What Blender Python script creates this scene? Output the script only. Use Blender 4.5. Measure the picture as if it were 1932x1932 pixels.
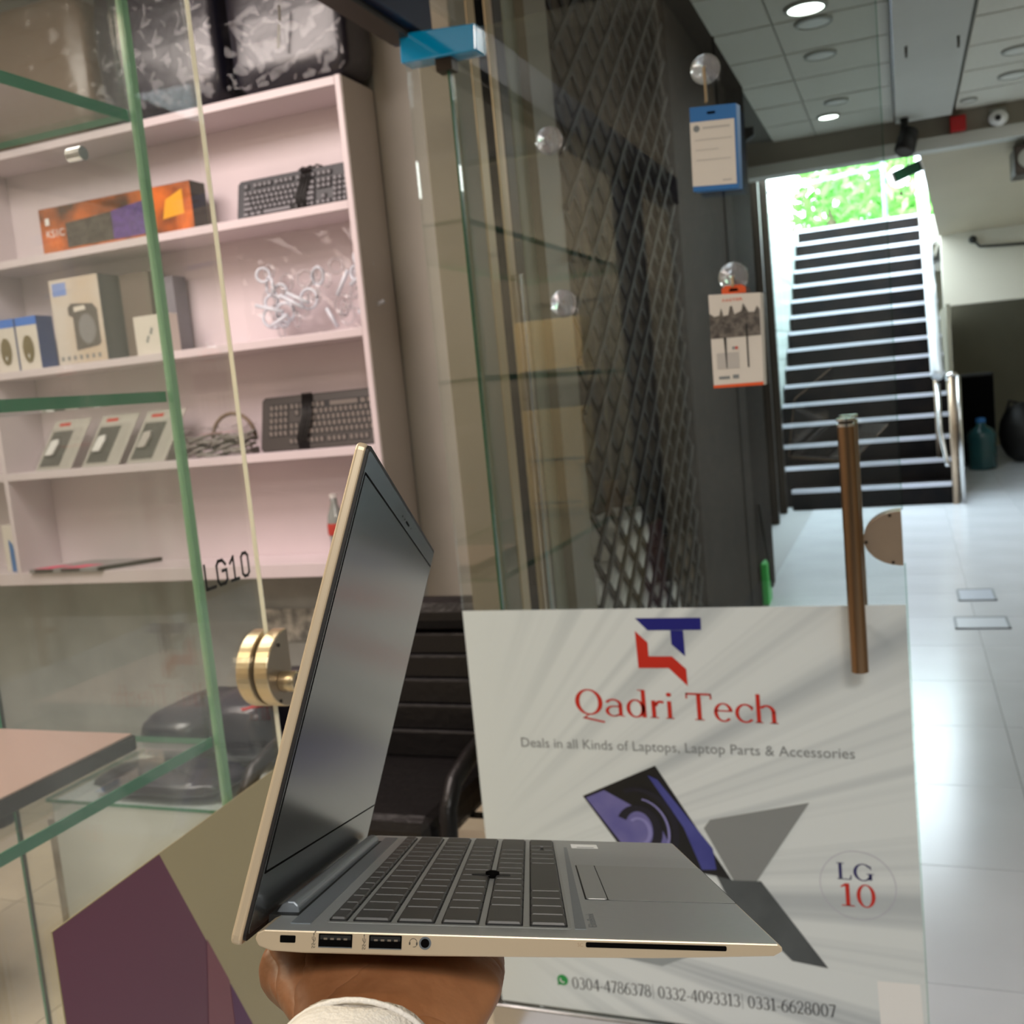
import bpy, bmesh, math, random
from mathutils import Vector, Matrix
random.seed(7)
PI = math.pi
scene = bpy.context.scene
for o in list(bpy.data.objects):
    bpy.data.objects.remove(o)

# ------------------------------------------------------------------ camera
EYE = 1.45
FPX = 1942.0
R = ((0.93144, 0.35121, -0.09522), (-0.04768, -0.14164, -0.98877), (-0.36075, 0.92552, -0.11518))
cd = bpy.data.cameras.new('camera')
cam = bpy.data.objects.new('camera', cd)
scene.collection.objects.link(cam)
cd.sensor_width = 36.0
cd.lens = 36.0 * FPX / 1932.0
cd.clip_start = 0.02
cd.clip_end = 200
cam.matrix_world = Matrix(((R[0][0], -R[1][0], -R[2][0], 0), (R[0][1], -R[1][1], -R[2][1], 0),
                           (R[0][2], -R[1][2], -R[2][2], EYE), (0, 0, 0, 1)))
cd.dof.use_dof = True
cd.dof.focus_distance = 0.47
cd.dof.aperture_fstop = 20.0
scene.camera = cam

# ------------------------------------------------------------------ world, lights, exposure
scene.view_settings.view_transform = 'Standard'
scene.view_settings.look = 'None'
scene.view_settings.gamma = 1.0
scene.view_settings.use_curve_mapping = False
scene.view_settings.exposure = 0.1
scene.cycles.transparent_max_bounces = 40
scene.cycles.max_bounces = 10
w = bpy.data.worlds.new('world')
scene.world = w
w.use_nodes = True
bg = w.node_tree.nodes['Background']
bg.inputs['Color'].default_value = (0.80, 0.93, 1.0, 1)
bg.inputs['Strength'].default_value = 10.0


def area(name, loc, size, power, col, rot=(0, 0, 0)):
    l = bpy.data.lights.new(name, 'AREA')
    l.shape = 'RECTANGLE'
    l.size, l.size_y = size
    l.energy = power
    l.color = col
    o = bpy.data.objects.new(name, l)
    o.location = loc
    o.rotation_euler = rot
    scene.collection.objects.link(o)
    return o


area('shop_ceiling_panel_light', (-2.6, 1.7, 3.2), (1.6, 1.2), 74, (1.0, 0.86, 0.80))
area('shop_front_panel_light', (-3.2, 0.4, 3.2), (1.0, 0.8), 34, (1.0, 0.82, 0.70))
area('corridor_fill_light', (0.9, -1.2, 3.15), (1.4, 1.0), 56, (0.88, 0.96, 1.0))  # unseen area light added behind the camera as ambient fill
area('added_warm_lamp', (0.75, -0.9, 3.08), (0.3, 0.3), 16, (1.0, 0.74, 0.50), Vector((-.95, 1.3, -1.87)).to_track_quat('-Z', 'Y').to_euler())  # unseen lamp added to throw warm light on the laptop's side
area('corridor_far_fill_light', (1.7, 7.2, 3.15), (0.7, 2.0), 42, (0.97, 1.0, 0.97))  # unseen area light added out of view to brighten the far arcade
area('added_display_light', (-1.3, 0.25, 2.3), (0.4, 0.06), 20, (1.0, 0.80, 0.55), (math.radians(-28), 0, 0))  # invented lamp, added to brighten the boxes mirrored in the door

# ------------------------------------------------------------------ helpers
COL = scene.collection


def S(r, g, b):
    def c(x):
        x /= 255.0
        return x / 12.92 if x <= 0.04045 else ((x + 0.055) / 1.055) ** 2.4
    return (c(r), c(g), c(b), 1.0)


def mat(name, col, rough=0.5, metal=0.0, noise=0.0, nscale=8.0, bump=0.0, bscale=60.0, col2=None, spec=0.5, coat=0.0,
        trans=0.0, emit=None, estr=0.0, stretch=None, detail=4.0):
    m = bpy.data.materials.new(name)
    m.use_nodes = True
    nt = m.node_tree
    p = nt.nodes['Principled BSDF']
    p.inputs['Base Color'].default_value = col
    p.inputs['Roughness'].default_value = rough
    p.inputs['Metallic'].default_value = metal
    p.inputs['Specular IOR Level'].default_value = spec
    p.inputs['Coat Weight'].default_value = coat
    p.inputs['Transmission Weight'].default_value = trans
    if emit:
        p.inputs['Emission Color'].default_value = emit
        p.inputs['Emission Strength'].default_value = estr
    tc = None
    if noise > 0 or bump > 0:
        tc = nt.nodes.new('ShaderNodeTexCoord')
        src = tc.outputs['Object']
        if stretch:
            mp = nt.nodes.new('ShaderNodeMapping')
            mp.inputs['Scale'].default_value = stretch
            nt.links.new(src, mp.inputs['Vector'])
            src = mp.outputs['Vector']
    if noise > 0:
        n = nt.nodes.new('ShaderNodeTexNoise')
        n.inputs['Scale'].default_value = nscale
        n.inputs['Detail'].default_value = detail
        nt.links.new(src, n.inputs['Vector'])
        mx = nt.nodes.new('ShaderNodeMix')
        mx.data_type = 'RGBA'
        c2 = col2 or tuple(x * (1 - noise) for x in col[:3]) + (1,)
        mx.inputs[6].default_value = col
        mx.inputs[7].default_value = c2
        rmp = nt.nodes.new('ShaderNodeMapRange')
        rmp.inputs[1].default_value = 0.35
        rmp.inputs[2].default_value = 0.65
        nt.links.new(n.outputs['Fac'], rmp.inputs[0])
        nt.links.new(rmp.outputs[0], mx.inputs[0])
        nt.links.new(mx.outputs[2], p.inputs['Base Color'])
    if bump > 0:
        n2 = nt.nodes.new('ShaderNodeTexNoise')
        n2.inputs['Scale'].default_value = bscale
        n2.inputs['Detail'].default_value = 3
        nt.links.new(src, n2.inputs['Vector'])
        b = nt.nodes.new('ShaderNodeBump')
        b.inputs['Strength'].default_value = bump
        b.inputs['Distance'].default_value = 0.01
        nt.links.new(n2.outputs['Fac'], b.inputs['Height'])
        nt.links.new(b.outputs['Normal'], p.inputs['Normal'])
    return m


def glass(name, tint=(0.95, 0.98, 0.96, 1), r0=0.045, rough=0.0, dirt=0.0):
    """thin clear sheet: see-through plus a mirror reflection that grows at grazing angles"""
    m = bpy.data.materials.new(name)
    m.use_nodes = True
    nt = m.node_tree
    nt.nodes.clear()
    out = nt.nodes.new('ShaderNodeOutputMaterial')
    tr = nt.nodes.new('ShaderNodeBsdfTransparent')
    tr.inputs['Color'].default_value = tint
    gl = nt.nodes.new('ShaderNodeBsdfGlossy')
    gl.inputs['Roughness'].default_value = rough
    lw = nt.nodes.new('ShaderNodeLayerWeight')
    pw = nt.nodes.new('ShaderNodeMath')
    pw.operation = 'POWER'
    pw.inputs[1].default_value = 5.0
    nt.links.new(lw.outputs['Facing'], pw.inputs[0])
    ma = nt.nodes.new('ShaderNodeMath')
    ma.operation = 'MULTIPLY_ADD'
    ma.inputs[1].default_value = 1 - r0
    ma.inputs[2].default_value = r0
    nt.links.new(pw.outputs[0], ma.inputs[0])
    mx = nt.nodes.new('ShaderNodeMixShader')
    nt.links.new(ma.outputs[0], mx.inputs[0])
    nt.links.new(tr.outputs[0], mx.inputs[1])
    nt.links.new(gl.outputs[0], mx.inputs[2])
    last = mx.outputs[0]
    if dirt > 0:
        df = nt.nodes.new('ShaderNodeBsdfDiffuse')
        df.inputs['Color'].default_value = (0.75, 0.75, 0.72, 1)
        tc = nt.nodes.new('ShaderNodeTexCoord')
        n = nt.nodes.new('ShaderNodeTexNoise')
        n.inputs['Scale'].default_value = 5
        n.inputs['Detail'].default_value = 6
        nt.links.new(tc.outputs['Object'], n.inputs['Vector'])
        mr = nt.nodes.new('ShaderNodeMapRange')
        mr.inputs[1].default_value = 0.35
        mr.inputs[2].default_value = 0.75
        mr.inputs[3].default_value = 0.0
        mr.inputs[4].default_value = dirt
        nt.links.new(n.outputs['Fac'], mr.inputs[0])
        m2 = nt.nodes.new('ShaderNodeMixShader')
        nt.links.new(mr.outputs[0], m2.inputs[0])
        nt.links.new(last, m2.inputs[1])
        nt.links.new(df.outputs[0], m2.inputs[2])
        last = m2.outputs[0]
    nt.links.new(last, out.inputs['Surface'])
    return m


def link(o, parent=None):
    COL.objects.link(o)
    if parent is not None:
        o.parent = parent
        if parent.parent is None and parent.type == 'EMPTY':
            o.matrix_parent_inverse = Matrix.Translation(-parent.location)
    return o


def tag(o, label=None, cat=None, group=None, kind=None):
    if label: o['label'] = label
    if cat: o['category'] = cat
    if group: o['group'] = group
    if kind: o['kind'] = kind
    return o


def thing(name, label, cat, loc=(0, 0, 0), group=None, kind=None):
    o = bpy.data.objects.new(name, None)
    o.location = loc
    o.empty_display_size = 0.05
    COL.objects.link(o)
    return tag(o, label, cat, group, kind)


def copy_tree(root, delta, label=None):
    r = root.copy()
    COL.objects.link(r)
    r.location = Vector(root.location) + Vector(delta)
    if label: r['label'] = label

    def rec(src, dst):
        for ch in list(src.children):
            c = ch.copy()
            COL.objects.link(c)
            c.parent = dst
            c.matrix_parent_inverse = ch.matrix_parent_inverse.copy()
            rec(ch, c)
    rec(root, r)
    return r


class MB:
    def __init__(s):
        s.v = []; s.f = []; s.m = []

    def add(s, vs, fs, mi=0):
        k = len(s.v)
        s.v += [tuple(p) for p in vs]
        s.f += [tuple(i + k for i in f) for f in fs]
        s.m += [mi] * len(fs)
        return s

    def box(s, x0, x1, y0, y1, z0, z1, mi=0):
        return s.add([(x0, y0, z0), (x1, y0, z0), (x1, y1, z0), (x0, y1, z0), (x0, y0, z1), (x1, y0, z1), (x1, y1, z1), (x0, y1, z1)],
                     [(0, 3, 2, 1), (4, 5, 6, 7), (0, 1, 5, 4), (1, 2, 6, 5), (2, 3, 7, 6), (3, 0, 4, 7)], mi)

    def hexa(s, p, mi=0):
        return s.add(p, [(0, 3, 2, 1), (4, 5, 6, 7), (0, 1, 5, 4), (1, 2, 6, 5), (2, 3, 7, 6), (3, 0, 4, 7)], mi)

    def tube(s, pts, r, n=10, mi=0, caps=True, closed=False):
        pts = [Vector(p) for p in pts]
        rs = r if isinstance(r, (list, tuple)) else [r] * len(pts)
        k0 = len(s.v)
        up = None
        N = len(pts)
        for i, p in enumerate(pts):
            a = pts[i - 1] if (i > 0 or closed) else pts[0]
            b = pts[(i + 1) % N] if (i < N - 1 or closed) else pts[-1]
            d = (b - a).normalized()
            if up is None:
                up = Vector((0, 0, 1)) if abs(d.z) < 0.9 else Vector((1, 0, 0))
            x = d.cross(up)
            if x.length < 1e-6: x = d.orthogonal()
            x.normalize()
            up = x.cross(d).normalized()
            for j in range(n):
                t = 2 * PI * j / n
                s.v.append(tuple(p + (x * math.cos(t) + up * math.sin(t)) * rs[i]))
        M = N if closed else N - 1
        for i in range(M):
            for j in range(n):
                a = k0 + i * n + j; b = k0 + i * n + (j + 1) % n
                c = k0 + ((i + 1) % N) * n + (j + 1) % n; d = k0 + ((i + 1) % N) * n + j
                s.f.append((a, d, c, b)); s.m.append(mi)
        if caps and not closed:
            s.f.append(tuple(k0 + j for j in range(n))); s.m.append(mi)
            s.f.append(tuple(k0 + (N - 1) * n + j for j in reversed(range(n)))); s.m.append(mi)
        return s

    def prism(s, poly, F, h, mi=0, base=0.0):
        """poly of (a,b) put through F(a,b,offset), from base to base+h"""
        n = len(poly)
        vs = [F(a, b, base) for a, b in poly] + [F(a, b, base + h) for a, b in poly]
        fs = [tuple(reversed(range(n))), tuple(range(n, 2 * n))] + [(i, (i + 1) % n, n + (i + 1) % n, n + i) for i in range(n)]
        return s.add(vs, fs, mi)

    def strip(s, A, B_, F, off, mi=0):
        n = len(A)
        vs = [F(a, b, off) for a, b in A] + [F(a, b, off) for a, b in B_]
        return s.add(vs, [(i, i + 1, n + i + 1, n + i) for i in range(n - 1)], mi)

    def flat(s, poly, F, off, mi=0):
        return s.add([F(a, b, off) for a, b in poly], [tuple(range(len(poly)))], mi)

    def ball(s, c, r, nu=14, nv=8, mi=0, v0=0.0, v1=1.0):
        rx, ry, rz = r if isinstance(r, (tuple, list)) else (r, r, r)
        k = len(s.v)
        for i in range(nv + 1):
            ph = PI * (v0 + (v1 - v0) * i / nv) - PI / 2
            for j in range(nu):
                th = 2 * PI * j / nu
                s.v.append((c[0] + rx * math.cos(ph) * math.cos(th), c[1] + ry * math.cos(ph) * math.sin(th), c[2] + rz * math.sin(ph)))
        for i in range(nv):
            for j in range(nu):
                s.f.append((k + i * nu + j, k + i * nu + (j + 1) % nu, k + (i + 1) * nu + (j + 1) % nu, k + (i + 1) * nu + j)); s.m.append(mi)
        return s

    def lathe(s, prof, c, n=20, mi=0, axis='z'):
        k = len(s.v)
        for (r, h) in prof:
            for j in range(n):
                t = 2 * PI * j / n
                a, b = r * math.cos(t), r * math.sin(t)
                s.v.append((c[0] + a, c[1] + b, c[2] + h) if axis == 'z' else ((c[0] + a, c[1] + h, c[2] + b) if axis == 'y' else (c[0] + h, c[1] + a, c[2] + b)))
        for i in range(len(prof) - 1):
            for j in range(n):
                q = (k + i * n + j, k + i * n + (j + 1) % n, k + (i + 1) * n + (j + 1) % n, k + (i + 1) * n + j)
                s.f.append(q if axis == 'z' else tuple(reversed(q))); s.m.append(mi)
        return s

    def mesh(s, name, mats, smooth=False, xf=None):
        me = bpy.data.meshes.new(name)
        me.from_pydata([tuple(xf(p)) for p in s.v] if xf else s.v, [], s.f)
        for mm in (mats if isinstance(mats, (list, tuple)) else [mats]):
            me.materials.append(mm)
        for p, i in zip(me.polygons, s.m):
            p.material_index = i
            p.use_smooth = smooth
        me.update()
        return me

    def build(s, name, mats, parent=None, smooth=False, bevel=0.0, xf=None, segs=2, fix=True):
        me = s.mesh(name, mats, smooth, xf)
        if fix:
            bm = bmesh.new(); bm.from_mesh(me)
            bmesh.ops.recalc_face_normals(bm, faces=bm.faces)
            bm.to_mesh(me); bm.free()
        o = bpy.data.objects.new(name, me)
        link(o, parent)
        if bevel > 0:
            b = o.modifiers.new('Bevel', 'BEVEL')
            b.width = bevel; b.segments = segs; b.limit_method = 'ANGLE'; b.angle_limit = math.radians(40)
        return o


def shade_auto(o):
    for p in o.data.polygons: p.use_smooth = True
    return o


def ray(px, py):
    a, b, c = px - 966.0, py - 966.0, FPX
    return Vector([R[0][i] * a + R[1][i] * b + R[2][i] * c for i in range(3)])


def onX(px, py, X):
    d = ray(px, py); d = d * (X / d.x); d.z += EYE; return d


def onY(px, py, Y):
    d = ray(px, py); d = d * (Y / d.y); d.z += EYE; return d


def text_polys(txt, size, sx=1.0, font=None):
    """glyph outlines of the built-in font as (verts2d, faces)"""
    cu = bpy.data.curves.new('tmp', 'FONT')
    cu.body = txt; cu.size = size; cu.resolution_u = 3
    o = bpy.data.objects.new('tmp', cu)
    COL.objects.link(o)
    bpy.context.view_layer.update()
    dg = bpy.context.evaluated_depsgraph_get()
    me = o.evaluated_get(dg).to_mesh()
    vs = [(v.co.x * sx, v.co.y) for v in me.vertices]
    fs = [tuple(p.vertices) for p in me.polygons]
    o.evaluated_get(dg).to_mesh_clear()
    bpy.data.objects.remove(o); bpy.data.curves.remove(cu)
    return vs, fs


def text_fit(mb, txt, F, a0, a1, b0, off, cap=None, mi=0):
    """text from a0 to a1 along the first axis with its baseline at b0"""
    vs, fs = text_polys(txt, 1.0)
    x0 = min(v[0] for v in vs); x1 = max(v[0] for v in vs)
    k = (a1 - a0) / (x1 - x0)
    ky = abs(k) if cap is None else cap / 0.7
    mb.add([F(a0 + (x - x0) * k, b0 + y * ky, off) for x, y in vs], fs, mi)


# ------------------------------------------------------------------ materials
M = {}
M['white_board'] = mat('white laminate', S(224, 211, 216), 0.35, noise=.06, nscale=3)
M['side_board'] = mat('shaded laminate side', S(202, 197, 192), 0.45, noise=.05, nscale=3)  # shade on the bookshelf's outer side is put into this grey
M['wall'] = mat('grey wall paint', S(176, 172, 164), 0.7, noise=.12, nscale=2.5, bump=.1)
M['wall_dirty'] = mat('stained wall paint', S(165, 168, 166), 0.7, noise=.3, nscale=3.2, bump=.15, col2=S(140, 144, 142))
M['peel'] = mat('peeling whitewash', S(205, 203, 196), 0.8, noise=.5, nscale=18, col2=S(120, 122, 120), bump=.3)
M['beige'] = mat('beige paint', S(182, 170, 146), 0.7, noise=.06, nscale=2)
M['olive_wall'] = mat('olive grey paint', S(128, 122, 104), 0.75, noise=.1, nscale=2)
M['floor_tile'] = mat('white glossy floor tile', S(224, 228, 234), 0.2, noise=.07, nscale=2.2, bump=.03, bscale=6)
M['shop_tile'] = mat('cream floor tile', S(196, 184, 160), 0.25, noise=.2, nscale=3)
M['grout'] = mat('grout', S(150, 152, 154), 0.6)
M['ceil_tile'] = mat('ceiling tile', S(206, 203, 190), 0.85, noise=.04, nscale=40)
M['ceil_grid'] = mat('ceiling grid', S(92, 90, 82), 0.8)
M['beam'] = mat('grey painted beam', S(190, 189, 180), 0.75, noise=.05, nscale=1.5)
M['granite'] = mat('dark brown granite', S(28, 23, 20), 0.75, noise=.9, nscale=30, col2=S(50, 42, 36), detail=8, spec=.04)
M['step_stone'] = mat('black polished granite', S(11, 10, 12), 0.4, noise=.8, nscale=5, col2=S(26, 21, 19), detail=8, spec=.12)
M['nosing'] = mat('aluminium nosing', S(214, 216, 228), 0.35, metal=.3)
M['steel'] = mat('stainless steel', S(205, 205, 205), 0.22, metal=1.0)
M['steel_dull'] = mat('brushed bronze steel', S(150, 120, 92), 0.28, metal=1.0, noise=.1, nscale=60, stretch=(1, 1, .05))
M['steel_plate'] = mat('brushed steel plate', S(186, 164, 142), 0.4, metal=.9, noise=.06, nscale=20)
M['brass'] = mat('satin brass', S(226, 204, 168), 0.3, metal=.9)
M['brass_face'] = mat('satin nickel face', S(150, 138, 124), 0.42, metal=.8)
M['dark_alu'] = mat('dark bronze aluminium', S(48, 38, 28), 0.4, metal=.4)
M['beige_alu'] = mat('champagne aluminium', S(176, 152, 116), 0.35, metal=.35)
M['olive_alu'] = mat('olive painted jamb', S(118, 110, 92), 0.5)
M['jamb_green'] = mat('grey green jamb', S(126, 128, 112), 0.5)
M['black'] = mat('matt black', S(18, 17, 16), 0.5)
M['slot'] = mat('black void', S(6, 5, 5), 0.8, spec=.05)
M['glass'] = glass('clear plate glass', (0.985, 0.993, 0.988, 1), 0.05, dirt=.04)
M['door_glass'] = glass('door plate glass', (0.95, 0.975, 0.96, 1), 0.085, dirt=.015)
M['shelf_glass'] = glass('shelf glass', (0.972, 0.988, 0.978, 1), 0.06)
M['glass_edge'] = mat('green glass edge', S(28, 128, 92), 0.2, spec=.6)
M['clear_edge'] = glass('clear glass edge', (.78, .88, .82, 1), .1)
M['glass_edge_pale'] = mat('pale green glass edge', S(150, 205, 160), 0.12, trans=.3, spec=.6)
M['pane_edge'] = mat('polished glass edge', S(255, 246, 222), 0.2)
M['blue_glass'] = glass('bluish shopfront glass', (0.35, 0.45, 0.48, 1), 0.08)
M['blue_film'] = mat('cyan protective film', S(0, 150, 205), 0.12, coat=1, spec=.8)
M['navy'] = mat('navy painted metal', S(22, 30, 60), 0.35, metal=.3)
M['poster'] = None
M['print_navy'] = mat('navy print', S(14, 16, 120), 0.5)
M['print_red'] = mat('red print', S(196, 36, 12), 0.5)
M['print_grey'] = mat('grey print', S(128, 132, 134), 0.5)
M['print_dark'] = mat('charcoal print', S(60, 60, 62), 0.5)
M['print_green'] = mat('green print', S(30, 150, 70), 0.5)
M['print_white'] = mat('white print', S(238, 238, 236), 0.5)
M['print_black'] = mat('black print', S(16, 15, 14), 0.4)
M['khaki'] = mat('khaki vinyl', S(178, 164, 128), 0.3, noise=.05, nscale=2)
M['purple'] = mat('purple vinyl', S(110, 62, 82), 0.3)
M['purple_pale'] = mat('dusty rose vinyl', S(136, 82, 92), 0.3)
M['purple_deep'] = mat('deep violet vinyl', S(98, 50, 92), 0.3)
M['orange'] = mat('orange print', S(230, 92, 40), 0.45)
M['hp_blue'] = mat('blue card', S(46, 112, 178), 0.4)
M['card'] = mat('white card', S(222, 214, 204), 0.5)
M['card_grey'] = mat('pale grey print', S(190, 184, 178), 0.5)
M['cup'] = mat('clear soft plastic', (.8, .78, .82, 1), 0.18, trans=.72, spec=.7)
M['film'] = glass('clear packing film', (0.97, 0.97, 0.97, 1), 0.016, rough=.05)
M['crystal'] = mat('clear acrylic', (.95, .95, .97, 1), 0.05, trans=.9, spec=.8)
M['kb_body'] = mat('black keyboard plastic', S(48, 50, 56), 0.45)
M['kb_key'] = mat('worn grey keycap', S(132, 132, 138), 0.5)
M['kb_gap'] = mat('keyboard well', S(16, 16, 18), 0.6)
M['kb2_body'] = mat('brown black keyboard plastic', S(54, 49, 46), 0.45)
M['kb2_key'] = mat('worn taupe keycap', S(122, 115, 110), 0.5)
M['cable'] = mat('black cable', S(20, 18, 18), 0.45)
M['bag'] = mat('black nylon in plastic film', S(30, 30, 44), 0.3, bump=.5, bscale=7, coat=.15, spec=.7)
M['bag_brown'] = mat('brown nylon in plastic film', S(112, 92, 74), 0.3, bump=.5, bscale=7, coat=.15, spec=.7)
M['leather'] = mat('black leatherette', S(20, 18, 19), 0.36, spec=.35, bump=.25, bscale=40)
M['lap_silver'] = mat('silver aluminium', S(176, 178, 178), 0.38, metal=.55, noise=.03, nscale=300)
M['lap_side'] = mat('warm lit aluminium side', S(208, 188, 160), 0.36, metal=.35)  # warm light falling on the silver sides is put into this colour
M['lap_key'] = mat('dark grey keycap', S(62, 60, 58), 0.42, spec=.4)
M['lap_gap'] = mat('key gap', S(8, 8, 8), 0.6)
M['lap_legend'] = mat('key legend', S(150, 150, 150), 0.5)
M['lap_screen'] = mat('dark satin screen', S(58, 61, 64), 0.2, spec=1.0)
M['lap_bezel'] = mat('satin black bezel', S(66, 69, 72), 0.22, spec=1.0)
M['lap_rim'] = mat('black rubber rim', S(20, 12, 10), 0.6)
M['lap_hinge'] = mat('grey hinge bar', S(120, 126, 132), 0.35, metal=.4)
M['lap_pad'] = mat('grey touchpad', S(164, 165, 163), 0.4, metal=.45)
M['icon'] = mat('engraved icon', S(70, 64, 58), 0.5)
M['icon_pale'] = mat('pale engraved icon', S(178, 150, 120), 0.5)
M['skin'] = mat('skin', S(146, 98, 64), 0.5, noise=.35, nscale=26, col2=S(112, 68, 38), bump=.10, bscale=90)
def skin_creases(m):
    nt = m.node_tree
    p = nt.nodes['Principled BSDF']
    tc = nt.nodes.new('ShaderNodeTexCoord')
    mp = nt.nodes.new('ShaderNodeMapping')
    mp.inputs['Rotation'].default_value = (.5, .9, .6)
    nt.links.new(tc.outputs['Object'], mp.inputs['Vector'])
    wv = nt.nodes.new('ShaderNodeTexWave')
    wv.inputs['Scale'].default_value = 26
    wv.inputs['Distortion'].default_value = 5
    wv.inputs['Detail'].default_value = 3
    wv.inputs['Detail Scale'].default_value = 1.6
    nt.links.new(mp.outputs[0], wv.inputs['Vector'])
    pw = nt.nodes.new('ShaderNodeMath'); pw.operation = 'POWER'; pw.inputs[1].default_value = .25
    nt.links.new(wv.outputs['Fac'], pw.inputs[0])
    b = nt.nodes.new('ShaderNodeBump'); b.inputs['Strength'].default_value = .35; b.inputs['Distance'].default_value = .002
    nt.links.new(pw.outputs[0], b.inputs['Height'])
    old = p.inputs['Normal'].links[0].from_socket
    nt.links.new(old, b.inputs['Normal'])
    nt.links.new(b.outputs['Normal'], p.inputs['Normal'])
    p.inputs['Subsurface Weight'].default_value = .12
    p.inputs['Subsurface Radius'].default_value = (.006, .002, .001)


skin_creases(M['skin'])
M['sleeve'] = mat('white cotton', S(232, 226, 218), 0.8, noise=.05, nscale=60, bump=.25, bscale=500)
M['leaf'] = mat('leaf', S(120, 190, 90), 0.5, trans=0)
M['bark'] = mat('bark', S(120, 104, 90), 0.8)
M['water_bottle'] = mat('blue bottle plastic', S(44, 92, 98), 0.15, trans=.35)
M['red'] = mat('red enamel', S(190, 20, 24), 0.4)
M['green'] = mat('green plastic', S(50, 200, 80), 0.4)
M['sign_green'] = mat('dark green sign', S(24, 84, 56), 0.4)
M['lamp_off'] = mat('frosted lamp glass', S(214, 214, 204), 0.4)
M['lamp_on'] = mat('lit lamp', S(255, 255, 250), 0.4, emit=(0.92, 1, .96, 1), estr=6)
M['lamp_rim'] = mat('lamp rim', S(150, 150, 140), 0.5)
M['wood'] = mat('brown packing', S(92, 74, 52), 0.7, noise=.5, nscale=6)
M['dark_wall'] = mat('dark brown hanging', S(62, 52, 42), 0.7, noise=.7, nscale=7, col2=S(104, 90, 72), stretch=(1, 2.2, .35))

# ------------------------------------------------------------------ setting: floor
floor = MB().box(-5, 3.2, -3.2, 18, -0.08, -0.004).build('floor', M['grout'])
tag(floor, 'pale tiled floor of the arcade and the shop', 'floor', kind='structure')
tme = MB().box(-.2985, .2985, -.2985, .2985, -.004, 0).mesh('floor_tile', M['floor_tile'])
tme2 = MB().box(-.2985, .2985, -.2985, .2985, -.004, 0).mesh('floor_tile_shop', M['shop_tile'])


def tile(me, name, x, y, z, parent):
    o = bpy.data.objects.new(name, me)
    o.location = (x, y, z)
    link(o, parent)
    return o


for i in range(-1, 6):
    for j in range(-2, 24):
        x = -.3 + .6 * i + .3; y = .6 * j + .3
        if i > 2 and j < 8: continue
        tile(tme, 'floor_tile', x, y, 0, floor)
for i in range(6):
    for j in range(6):
        tile(tme2, 'floor_tile', -1.2 - .6 * i, .2 + .6 * j, 0, floor)
big = MB().box(1.51, 3.2, -3.2, 4.79, -.004, -.001).build('floor_strip', M['floor_tile'], floor)
# hatch plates let into the floor
for (x0, x1, y0, y1, lab) in ((.235, .44, 6.38, 6.68, 'small grey metal hatch plate in floor, the farther one'),
                              (.19, .455, 5.72, 5.97, 'pale framed hatch plate in floor, the nearer one')):
    t = thing('floor_hatch', lab, 'floor hatch', (x0, y0, 0), 'hatch plates in the arcade floor')
    MB().box(x0 + .012, x1 - .012, y0 + .012, y1 - .012, .0005, .005).build('plate', mat('hatch plate', S(176, 184, 198) if y0 > 6 else S(200, 206, 214), .35), t)
    m = MB()
    m.box(x0, x1, y0, y0 + .012, .0005, .007).box(x0, x1, y1 - .012, y1, .0005, .007)
    m.box(x0, x0 + .012, y0, y1, .0005, .007).box(x1 - .012, x1, y0, y1, .0005, .007)
    m.build('frame', mat('hatch frame', S(120, 126, 134), .4), t)

# ------------------------------------------------------------------ setting: ceiling, beams, lintel
ceil = MB().box(-5, 3.2, -3.2, 8.9, 3.268, 3.34).build('ceiling', M['ceil_grid'])
tag(ceil, 'suspended ceiling of square grey tiles', 'ceiling', kind='structure')
cme = MB().box(-.289, .289, -.289, .289, 0, .018).mesh('ceiling_tile', M['ceil_tile'])
for j in range(0, 17):
    y = -.98 + .6 * j
    for x in (-.57, .0, .6 + .15, 1.35, 1.95, 2.55):
        if x == .0: x = .03 - .6
        if x < 0: continue
        if y < 8.7: tile(cme, 'ceiling_tile', x, y, 3.25, ceil)
    if y < 8.7:
        tile(cme, 'ceiling_tile', -.27, y, 3.25, ceil)
        o = tile(cme, 'ceiling_tile', -.73, y, 3.25, ceil); o.scale = (.56, 1, 1)
shopc = MB().box(-4.4, -.93, -.6, 3.5, 3.25, 3.266).build('shop_panel', M['ceil_tile'], ceil)
# housings added above the unseen area lights of shop and arcade
for (x, y, sx_, sy_, z) in ((-2.6, 1.7, 1.6, 1.2, 3.205), (-3.2, .4, 1.0, .8, 3.205), (.9, -1.2, 1.4, 1.0, 3.155), (1.7, 7.2, .7, 2.0, 3.155), (.75, -.9 - .1, .3, .12, 3.12)):
    MB().box(x - sx_ / 2 - .02, x + sx_ / 2 + .02, y - sy_ / 2 - .02, y + sy_ / 2 + .02, z, 3.249).build('added_lamp_housing', M['lamp_rim'], ceil)
beam = MB().box(.033, .428, -3.0, 8.75, 3.2, 3.26).build('beam', M['beam'])
tag(beam, 'flat grey ceiling beam running along the arcade', 'beam', kind='structure')
tr = MB().box(.024, .033, -3.0, 8.75, 3.19, 3.26).build('edge_trim', M['steel'], beam)
for (px, py) in ((1709, 88), (1808, 68)):
    p = onX(px, py, 0.1)
    d = ray(px, py); k = (3.2 - EYE) / d.z
    q = d * k
    MB().tube([(q.x, q.y, 3.2), (q.x, q.y, 3.165), (q.x, q.y + .03, 3.15)], .008, 6).build('hook', M['dark_alu'], beam)
lint = MB().box(-1.6, 3.2, 8.9, 9.05, 3.08, 3.5).build('lintel', mat('brown grey paint', S(142, 134, 120), .7, noise=.1, nscale=3))
tag(lint, 'brown grey lintel across the arcade above the stairs', 'lintel', kind='structure')
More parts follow.
